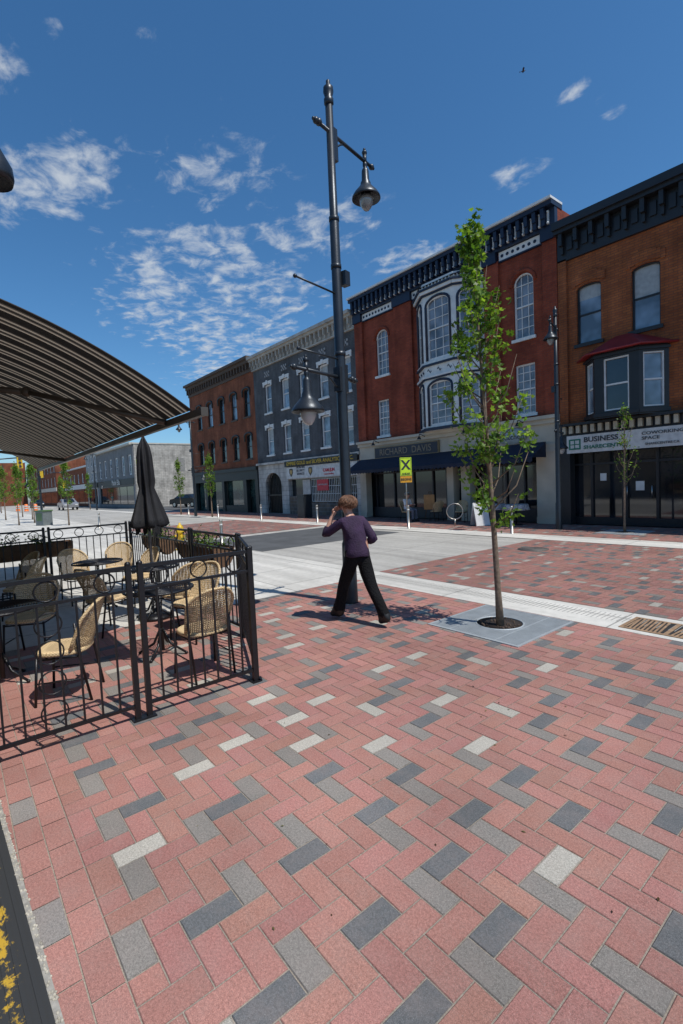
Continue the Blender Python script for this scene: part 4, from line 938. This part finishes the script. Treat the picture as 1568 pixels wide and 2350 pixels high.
mb=MB();mb.lathe([(.48,.55),(.44,.62),(.42,.75),(.40,.76),(.001,.765)],(0,0,0),24,0,True,lambda a,z:1+(.06*math.sin(9*a) if z<.7 else 0));mb.obj('tablecloth',M('patterned_cloth',(.4,.36,.36),.8,0,.6,14),e)
mb=MB();mb.tube([(0,0,0),(0,0,.75)],.03,8);mb.lathe([(.22,0),(.2,.03),(.001,.05)],(0,0,0),12);mb.obj('base',black,e)
clone(e,(-10.75,16.2,0));
clone(c0,(-12.3,16.2,0),R(200),'wicker chair beside the cafe columns')
clone(c0,(-13.6,16.2,0),R(70),'wicker chair by the cafe column')
e=thing('display_easel','small wooden display easel outside the shop','sign',(-14.0,16.25,0),R(15))
mb=MB();mb.tube([(-.25,0,0),(-.05,.1,1.3)],.015,5);mb.tube([(.25,0,0),(.05,.1,1.3)],.015,5);mb.tube([(0,.5,0),(0,.1,1.3)],.015,5);mb.obj('frame',wood,e);mb=MB();mb.box(-.25,-.03,.5,.25,0,1.15);mb.obj('board',M('orange_wood',(.4,.2,.07),.6),e)
e=thing('fire_hydrant','yellow fire hydrant beside the patio railing','fire hydrant',(-14.6,5.4,0))
ym=M('hydrant_yellow',(.62,.40,.02),.45);mb=MB();mb.lathe([(.16,0),(.16,.04),(.11,.05),(.10,.5),(.14,.52),(.14,.56),(.12,.6),(.10,.7),(.05,.77),(.03,.78),(.03,.83),(.001,.83)],(0,0,0),16);mb.obj('body',ym,e)
for q in ((.2,0),(-.2,0),(0,-.2)): mb=MB();mb.tube([(0,0,.42),(q[0],q[1],.42)],.06,10);mb.obj('outlet',ym,e)
e=thing('litter_bin','green and grey litter bin on the pavement','bin',(-36,4.6,0),.4)
mb=MB();mb.box(-.4,-.3,0,.4,.3,.9,0);mb.box(-.44,-.34,.9,.44,.34,.98,1);mb.obj('body',[M('bin_grey',(.15,.17,.17),.6),M('bin_green',(.09,.16,.06),.5)],e);mb=MB();mb.box(-.3,-.305,.3,.3,-.301,.8);mb.obj('panel',M('bin_green'),e)
e=thing('utility_cabinet','dark grey utility cabinet on far pavement','cabinet',(-22.2,15.3,0),.0)
mb=MB();mb.box(-.35,-.25,0,.35,.25,1.25);mb.box(-.38,-.28,1.25,.38,.28,1.3);mb.obj('body',postm,e);mb=MB();mb.box(-.3,-.262,.1,.3,-.251,1.15);mb.obj('door',postm,e)
def barrel(loc):
    e=thing('traffic_barrel','orange and white traffic barrel','traffic barrel',loc,0,'orange traffic barrels')
    mb=MB();ps=[(.3,0),(.3,.05),(.24,.06),(.23,.3),(.22,.5),(.21,.7),(.2,.95),(.001,.96)];mb.lathe(ps,(0,0,0),14);mb.obj('body',M('orange_plastic',(.8,.18,.03),.5),e)
    for z_ in (.32,.6): mb=MB();mb.tube([(0,0,z_),(0,0,z_+.13)],.235,14);mb.obj('white_band',white,e)
    return e
q=barrel((-78,8.,0));clone(q,(-74,8.6,0));clone(q,(-82,7.4,0))
def signal(loc,rot):
    e=thing('traffic_signal','yellow traffic signal on a mast arm','traffic light',loc,rot,'traffic signals')
    mb=MB();mb.tube([(0,0,0),(0,0,6)],.09,8);mb.tube([(0,0,5.7),(0,3.2,6.0)],.06,6);mb.obj('mast',postm,e)
    for y,z0 in ((3.2,4.9),(0,3.2)):
        mb=MB();mb.box(-.22,y-.24,z0,.22,y+.24,z0+1.2);h=mb.obj('signal_head',ym,e)
        for k in range(3): mb=MB();mb.tube([(.22,y,z0+.2+.38*k),(.28,y,z0+.2+.38*k)],.13,12);mb.obj('lens',M('ink'),h)
    return e
q=signal((-60,2.7,0),0);clone(q,(-93,15.2,0),math.pi)
def car(loc,rot,col,label):
    e=thing('parked_car',label,'car',loc,rot,'parked cars')
    P_=[(-2.2,.35),(-2.2,.75),(-2.1,.9),(-1.5,.98),(-.85,1.4),(.55,1.43),(1.25,1.0),(2.0,.85),(2.2,.7),(2.2,.35)]
    mb=MB();L_=[[mb.pt((x,s_*(.88 if z<1.05 else .68),z)) for x,z in P_] for s_ in (-1,1)]
    mb.fi(L_[0][:]);mb.fi(L_[1][::-1])
    for i in range(len(P_)): j=(i+1)%len(P_);mb.fi([L_[0][i],L_[1][i],L_[1][j],L_[0][j]])
    mb.obj('body',col,e)
    for s_ in (-1,1): mb=MB();mb.face([(-1.3,s_*.895,1.02),(1.05,s_*.895,1.02),(.5,s_*.72,1.36),(-.8,s_*.72,1.34)]);mb.obj('side_window',darkg,e)
    mb=MB();mb.face([(1.27,-.62,1.02),(1.27,.62,1.02),(.6,.55,1.42),(.6,-.55,1.42)]);mb.obj('windscreen',darkg,e)
    for x in (-1.4,1.4):
        for s_ in (-1,1):
            mb=MB();mb.tube([(x,s_*.72,.32),(x,s_*.9,.32)],.32,16);wq=mb.obj('wheel',M('tyre',(.02,.02,.02),.8),e);mb=MB();mb.tube([(x,s_*.9,.32),(x,s_*.91,.32)],.19,12);mb.obj('rim',M('steel'),wq)
    for s_ in (-1,1): mb=MB();mb.box(2.19,s_*.62-.15,.62,2.215,s_*.62+.15,.74);mb.obj('headlight',white,e)
    return e
q=car((-52,20.5,0),R(20),M('car_black',(.02,.022,.025),.2,.4),'dark grey parked car in the side lot')
car((-72,12,0),0,M('car_silver',(.3,.3,.31),.25,.4),'silver car parked at far kerb');
car((-100,11.9,0),0,M('car_black'),'dark car parked further down the street')
# ---------------------------------------------------------------- people
def skinned(name,V,E,Rd,root,sub=2):
    me=bpy.data.meshes.new(name);me.from_pydata(V,E,[]);o=bpy.data.objects.new(name,me);COL.objects.link(o)
    sk=o.modifiers.new('s','SKIN');sk.use_smooth_shade=True
    for i,r_ in enumerate(Rd): me.skin_vertices[0].data[i].radius=(r_,r_) if isinstance(r_,float) else r_
    me.skin_vertices[0].data[root].use_root=True
    sb_=o.modifiers.new('u','SUBSURF');sb_.levels=sub;sb_.render_levels=sub
    dg=bpy.context.evaluated_depsgraph_get();dg.update();nm=bpy.data.meshes.new_from_object(o.evaluated_get(dg));bpy.data.objects.remove(o)
    return nm
def person(loc,rot,J,mats,label,group=None):
    import bmesh
    e=thing('person',label,'person',loc,rot,group)
    names=['pel','bel','che','nek','nk2','hea','htp','lsh','lel','lwr','lhn','rsh','rel','rwr','rhn','lhp','lkn','lan','lhe','lto','rhp','rkn','ran','rhe','rto']
    ix={n:i for i,n in enumerate(names)}
    rad=dict(pel=(.145,.115),bel=(.125,.10),che=(.145,.115),nek=.07,nk2=.052,hea=.098,htp=.07,lsh=.068,lel=.045,lwr=.028,lhn=.034,rsh=.068,rel=.045,rwr=.028,rhn=.034,lhp=.105,lkn=.066,lan=.052,lhe=.04,lto=.035,rhp=.105,rkn=.066,ran=.052,rhe=.04,rto=.035)
    if 'rad' in J: rad.update(J['rad'])
    Ed=[('pel','bel'),('bel','che'),('che','nek'),('nek','nk2'),('nk2','hea'),('hea','htp'),('che','lsh'),('lsh','lel'),('lel','lwr'),('lwr','lhn'),('che','rsh'),('rsh','rel'),('rel','rwr'),('rwr','rhn'),('pel','lhp'),('lhp','lkn'),('lkn','lan'),('lan','lto'),('lan','lhe'),('pel','rhp'),('rhp','rkn'),('rkn','ran'),('ran','rto'),('ran','rhe')]
    nm=skinned('body',[J[n] for n in names],[(ix[a],ix[b_]) for a,b_ in Ed],[rad[n] if isinstance(rad[n],tuple) else float(rad[n]) for n in names],0,3)
    sleeve=J.get('sleeve',1)
    segs=[]
    for a,b_ in Ed:
        m_={'pel':2,'lhp':2,'rhp':2,'lkn':2,'rkn':2}.get(a,1)
        if a in('nk2','hea','lwr','rwr'): m_=0
        if a in('lel','rel'): m_=0 if sleeve==0 else 1
        if a in('lan','ran'): m_=3
        if a=='nek': m_=0
        segs.append((Vector(J[a]),Vector(J[b_]),m_))
    for m_ in mats[:4]: nm.materials.append(m_)
    mi=[]
    for p in nm.polygons:
        c=p.center;best=9;bm=0
        for a,b_,m_ in segs:
            t=max(0,min(1,(c-a).dot(b_-a)/((b_-a).length_squared+1e-9)));dd=(c-(a+(b_-a)*t)).length
            if dd<best: best=dd;bm=m_
        if bm in(1,2) : 
            if c.z<J.get('waist',.86) and bm==1 and abs((Vector(J['pel'])-c).length)<.25: bm=2
            if c.z>J.get('waist',.86) and bm==2 and (c-Vector(J['pel'])).length<.3: bm=1
        mi.append(bm)
    nm.polygons.foreach_set('material_index',mi);nm.polygons.foreach_set('use_smooth',[True]*len(mi))
    o=bpy.data.objects.new('body',nm);COL.objects.link(o);o.parent=e
    bm=bmesh.new();bm.from_mesh(nm)
    tmp=MB()
    for s_ in('l','r'):
        wv_=Vector(J[s_+'wr']);hv=Vector(J[s_+'hn']);dr=(hv-wv_).normalized();side=dr.cross(Vector(J.get(s_+'palm',(0,0,1)))).normalized();nrm=side.cross(dr).normalized()
        for k,(of,ln) in enumerate(((-.027,.062),(-.009,.072),(.009,.067),(.026,.052))):
            b0_=hv+side*of+dr*.005;k1=b0_+dr*ln*.5+nrm*.006;k2=k1+dr*ln*.35+nrm*.02;k3=k2+dr*ln*.15+nrm*.018
            tmp.tube([b0_,k1,k2,k3],[.0095,.009,.008,.006],6,0)
        tb=wv_.lerp(hv,.55)+side*-.02;tmp.tube([tb,tb-side*.025+dr*.02+nrm*.012,tb-side*.03+dr*.05+nrm*.02],[.012,.0105,.008],6,0)
    H=Vector(J['hea']);fc=Vector(J.get('face',(0,-1,0))).normalized();sd_=fc.cross(Vector((0,0,1))).normalized()
    hk=J.get('hk',1.)
    nb=H+fc*.088*hk;tmp.tube([nb+Vector((0,0,.02)),nb+fc*.02-Vector((0,0,.012)),nb-Vector((0,0,.028))],[.009,.014,.008],6,0)
    for s2 in(-1,1): ec=H+sd_*s2*.085*hk;tmp.ball(ec,.024,8,0,1.4)
    base=[bm.verts.new(v) for v in tmp.v]
    for f in tmp.f:
        try: ff=bm.faces.new([base[i] for i in f]);ff.smooth=True;ff.material_index=0
        except ValueError: pass
    bm.to_mesh(nm);bm.free()
    for s2 in(-1,1): mb=MB();mb.ball(H+fc*.086*hk+sd_*s2*.033+Vector((0,0,.018)),.011,8);mb.obj('eye',M('eye',(.04,.03,.03),.3),e)
    mb=MB();mb.tube([H+fc*.09*hk+sd_*-.022-Vector((0,0,.045)),H+fc*.096*hk-Vector((0,0,.046)),H+fc*.09*hk+sd_*.022-Vector((0,0,.045))],.006,5);mb.obj('mouth',M('lips',(.35,.12,.1),.5),e)
    hr=MB();rnd=random.Random(2);n=40;rows=22
    hl=J.get('hair',0.)
    ctr=H-fc*(.012+hl*.3)+Vector((0,0,.025*hk))
    gridp=[]
    for i in range(rows+1):
        row=[]
        for j in range(n):
            a=2*math.pi*j/n;dirx=fc*math.cos(a)+sd_*math.sin(a)
            back=(1-math.cos(a))/2
            th=(i/rows)*(R(58)+back*R(75))
            rr_=(.114+hl*.25+.004*math.sin(9*a+3*i*.2)+.003*math.sin(19*a+i*.6)+(.012+hl)*back)*hk
            if i>rows*.7: rr_-=(.014+hl*.6)*back*((i-rows*.7)/(rows*.3))
            row.append(hr.pt(ctr+dirx*math.sin(th)*rr_+Vector((0,0,math.cos(th)*min(rr_,.125*hk)*1.02))))
        gridp.append(row)
    for A_,B_ in zip(gridp,gridp[1:]):
        for j in range(n): hr.fi([A_[j],A_[(j+1)%n],B_[(j+1)%n],B_[j]],0,True)
    for _ in range(420):
        a=rnd.uniform(.8,5.5);back=(1-math.cos(a))/2;t0_=rnd.uniform(.1,1.4+.5*back);ps=[]
        for q in range(4):
            tt=t0_+.17*q;dirx=fc*math.cos(a+.05*q)+sd_*math.sin(a+.05*q);q_=(.116+hl*.25+(.012+hl)*back*(1-.35*max(0,tt-1.2))+(.003 if q else 0))*hk
            ps.append(ctr+dirx*math.sin(min(tt,2.2))*q_+Vector((0,0,math.cos(min(tt,2.2))*min(q_,.125*hk)*1.02)))
        hr.tube(ps,[.0035,.004,.0035,.001],4)
    hr.obj('hair',mats[4],e);return e
skin=M('skin',(.50,.27,.19),.5,0,.08,8)
plum=M('plum_knit',(.032,.014,.044),.85,0,.35,7,.5);trous=M('black_trousers',(.006,.006,.007),.85,0,.4,6,.8,.2);shoe=M('black_shoe',(.008,.008,.008),.5);hairm=M('auburn_hair',(.15,.07,.035),.5,0,.5,60,.3)
wo=(-4.66,4.0,0)
def loc_(x,y,z): return (x-wo[0],y-wo[1],z)
JW=dict(pel=loc_(-4.67,4.0,.90),bel=loc_(-4.70,4.0,1.06),che=loc_(-4.75,4.0,1.23),nek=loc_(-4.79,4.0,1.36),nk2=loc_(-4.82,4.0,1.42),hea=loc_(-4.85,3.99,1.515),htp=loc_(-4.85,3.99,1.555),
 lsh=loc_(-4.80,3.87,1.31),lel=loc_(-5.02,3.77,1.15),lwr=loc_(-5.01,3.88,1.38),lhn=loc_(-4.985,3.915,1.45),rsh=loc_(-4.70,4.12,1.31),rel=loc_(-4.55,4.18,1.08),rwr=loc_(-4.77,4.20,.99),rhn=loc_(-4.86,4.17,.985),
 lhp=loc_(-4.70,3.94,.84),lkn=loc_(-4.90,3.93,.47),lan=loc_(-5.0,3.92,.12),lhe=loc_(-4.95,3.92,.045),lto=loc_(-5.17,3.91,.04),
 rhp=loc_(-4.65,4.06,.84),rkn=loc_(-4.50,4.07,.47),ran=loc_(-4.28,4.08,.14),rhe=loc_(-4.20,4.08,.09),rto=loc_(-4.41,4.10,.035),
 face=(-1,-.25,-.05),lpalm=(1,0,0),rpalm=(0,1,0),waist=.95,sleeve=0,hair=.028,hk=.88,
 rad=dict(pel=(.150,.13),bel=(.122,.112),che=(.128,.118),lsh=.068,rsh=.068,lel=.045,rel=.045,lhp=.115,rhp=.115,lkn=.08,rkn=.08,lan=.074,ran=.070,nk2=.048,hea=.082,htp=.062,lwr=.026,rwr=.026))
wp=person(wo,0,JW,[skin,plum,trous,shoe,hairm],'woman walking in plum top and black trousers, hand raised to face')
for s_ in('l','r'):
    mb=MB();a=Vector(JW[s_+'el']);b_=Vector(JW[s_+'wr']);c=Vector(JW[s_+'sh'])
    ps=[c.lerp(a,.1),c.lerp(a,.4),c.lerp(a,.7),c.lerp(a,.9),a.lerp(b_,.02),a.lerp(b_,.14),a.lerp(b_,.27),a.lerp(b_,.38)]
    mb.tube(ps,[.064,.062,.058,.055,.055,.054,.052,.049],18,0,False);mb.obj('sleeve',plum,wp)
mb=MB();hp=[(-.045,0,1.16,.115),(-.04,0,1.08,.128),(-.03,0,1.0,.142),(-.02,0,.93,.152),(-.015,0,.875,.160),(-.015,0,.872,.152)]
mb.tube([h_[:3] for h_ in hp],[h_[3] for h_ in hp],36,0,False)
for i,v in enumerate(mb.v):
    j=i%36;mb.v[i]=Vector((-.02+(v.x+.02)*(1+.025*math.sin(j*1.1+i*.01)),v.y*(1.03+.02*math.sin(j*.9)),v.z+.006*math.sin(j*.7)))
mb.obj('top_hem',plum,wp)
mb=MB();mb.box(-.09,-.012,-.07,.09,.012,.07);mb.box(-.09,-.015,.01,.09,-.0121,.02);
e=tag(mb.obj('pink_wallet',M('magenta_leather',(.55,.05,.38),.4)),'bright pink wallet held in her hand','wallet');e.location=(-4.94,4.14,1.0);e.rotation_euler=(.2,.3,.5)
mb=MB();mb.lathe([(.001,0),(.06,.01),(.075,.1),(.07,.2),(.05,.24),(.001,.245)],(0,0,0),14);mb.tube([(.05,0,.2),(.07,.02,.3),(0,.06,.36)],.008,5);hb=tag(mb.obj('hand_bag',M('black_leather',(.015,.015,.016),.4)),'small black bag carried at her side','bag');hb.location=(-4.93,4.08,.76)
JS=dict(pel=(0,0,.52),bel=(0.0,0,.68),che=(.02,0,.86),nek=(.03,0,.99),nk2=(.04,0,1.05),hea=(.07,0,1.16),htp=(.07,0,1.2),lsh=(.03,.17,.95),lel=(.1,.22,.72),lwr=(.28,.12,.74),lhn=(.35,.08,.76),rsh=(.03,-.17,.95),rel=(.1,-.22,.72),rwr=(.28,-.12,.74),rhn=(.35,-.08,.76),
 lhp=(.04,.1,.5),lkn=(.42,.12,.52),lan=(.42,.12,.1),lhe=(.38,.12,.045),lto=(.58,.13,.04),rhp=(.04,-.1,.5),rkn=(.42,-.12,.52),ran=(.40,-.12,.1),rhe=(.36,-.12,.045),rto=(.56,-.13,.04),face=(1,0,0),waist=.58,sleeve=0,lpalm=(0,0,-1),rpalm=(0,0,-1))
sk2=M('shirt_white',(.62,.62,.62),.8);den=M('grey_trousers',(.12,.13,.16),.8);hd=M('grey_hair',(.3,.28,.25),.6)
person((-14.75,15.6,0),.1,JS,[skin,sk2,den,shoe,hd],'man in white shirt sitting on a chair outside the shop')
clone(c0,(-14.75,15.62,0),.1-R(90),'wicker chair under the seated man')
JT=dict(pel=(0,0,.93),bel=(0,0,1.08),che=(0,0,1.28),nek=(0,0,1.43),nk2=(0,0,1.5),hea=(0,-.01,1.62),htp=(0,0,1.67),lsh=(.18,0,1.39),lel=(.24,0,1.12),lwr=(.25,-.08,.88),lhn=(.25,-.1,.8),rsh=(-.18,0,1.39),rel=(-.24,0,1.12),rwr=(-.25,-.08,.88),rhn=(-.25,-.1,.8),
 lhp=(.09,0,.9),lkn=(.11,-.08,.5),lan=(.11,-.12,.1),lhe=(.11,-.08,.045),lto=(.12,-.26,.04),rhp=(-.09,0,.9),rkn=(-.1,.04,.5),ran=(-.11,.14,.1),rhe=(-.11,.18,.045),rto=(-.11,0,.04),face=(0,-1,0),waist=.95,sleeve=0)
p1=person((-82,14.4,0),R(60),JT,[skin,M('teal_shirt',(.05,.2,.22),.8),den,shoe,hd],'pedestrian in teal shirt on the far pavement')
e=thing('bird','small dark bird flying with wings spread','bird',(-7.4,13.1,12.9),.6);e.scale=(.55,.55,.55)
mb=MB();mb.tube([(-.1,0,0),(-.05,0,.0),(.03,0,0),(.08,0,.01),(.11,0,.01)],[.01,.03,.035,.02,.004],8);mb.face([(-.1,0,0),(-.18,.04,0),(-.18,-.04,0)]);mb.obj('body',ink,e)
for s_ in(-1,1):
    mb=MB();mb.face([(.04,s_*.02,.01),(.06,s_*.12,.07),(0,s_*.2,.05),(-.04,s_*.1,.05),(-.04,s_*.02,.01)]);mb.obj('wing',ink,e)
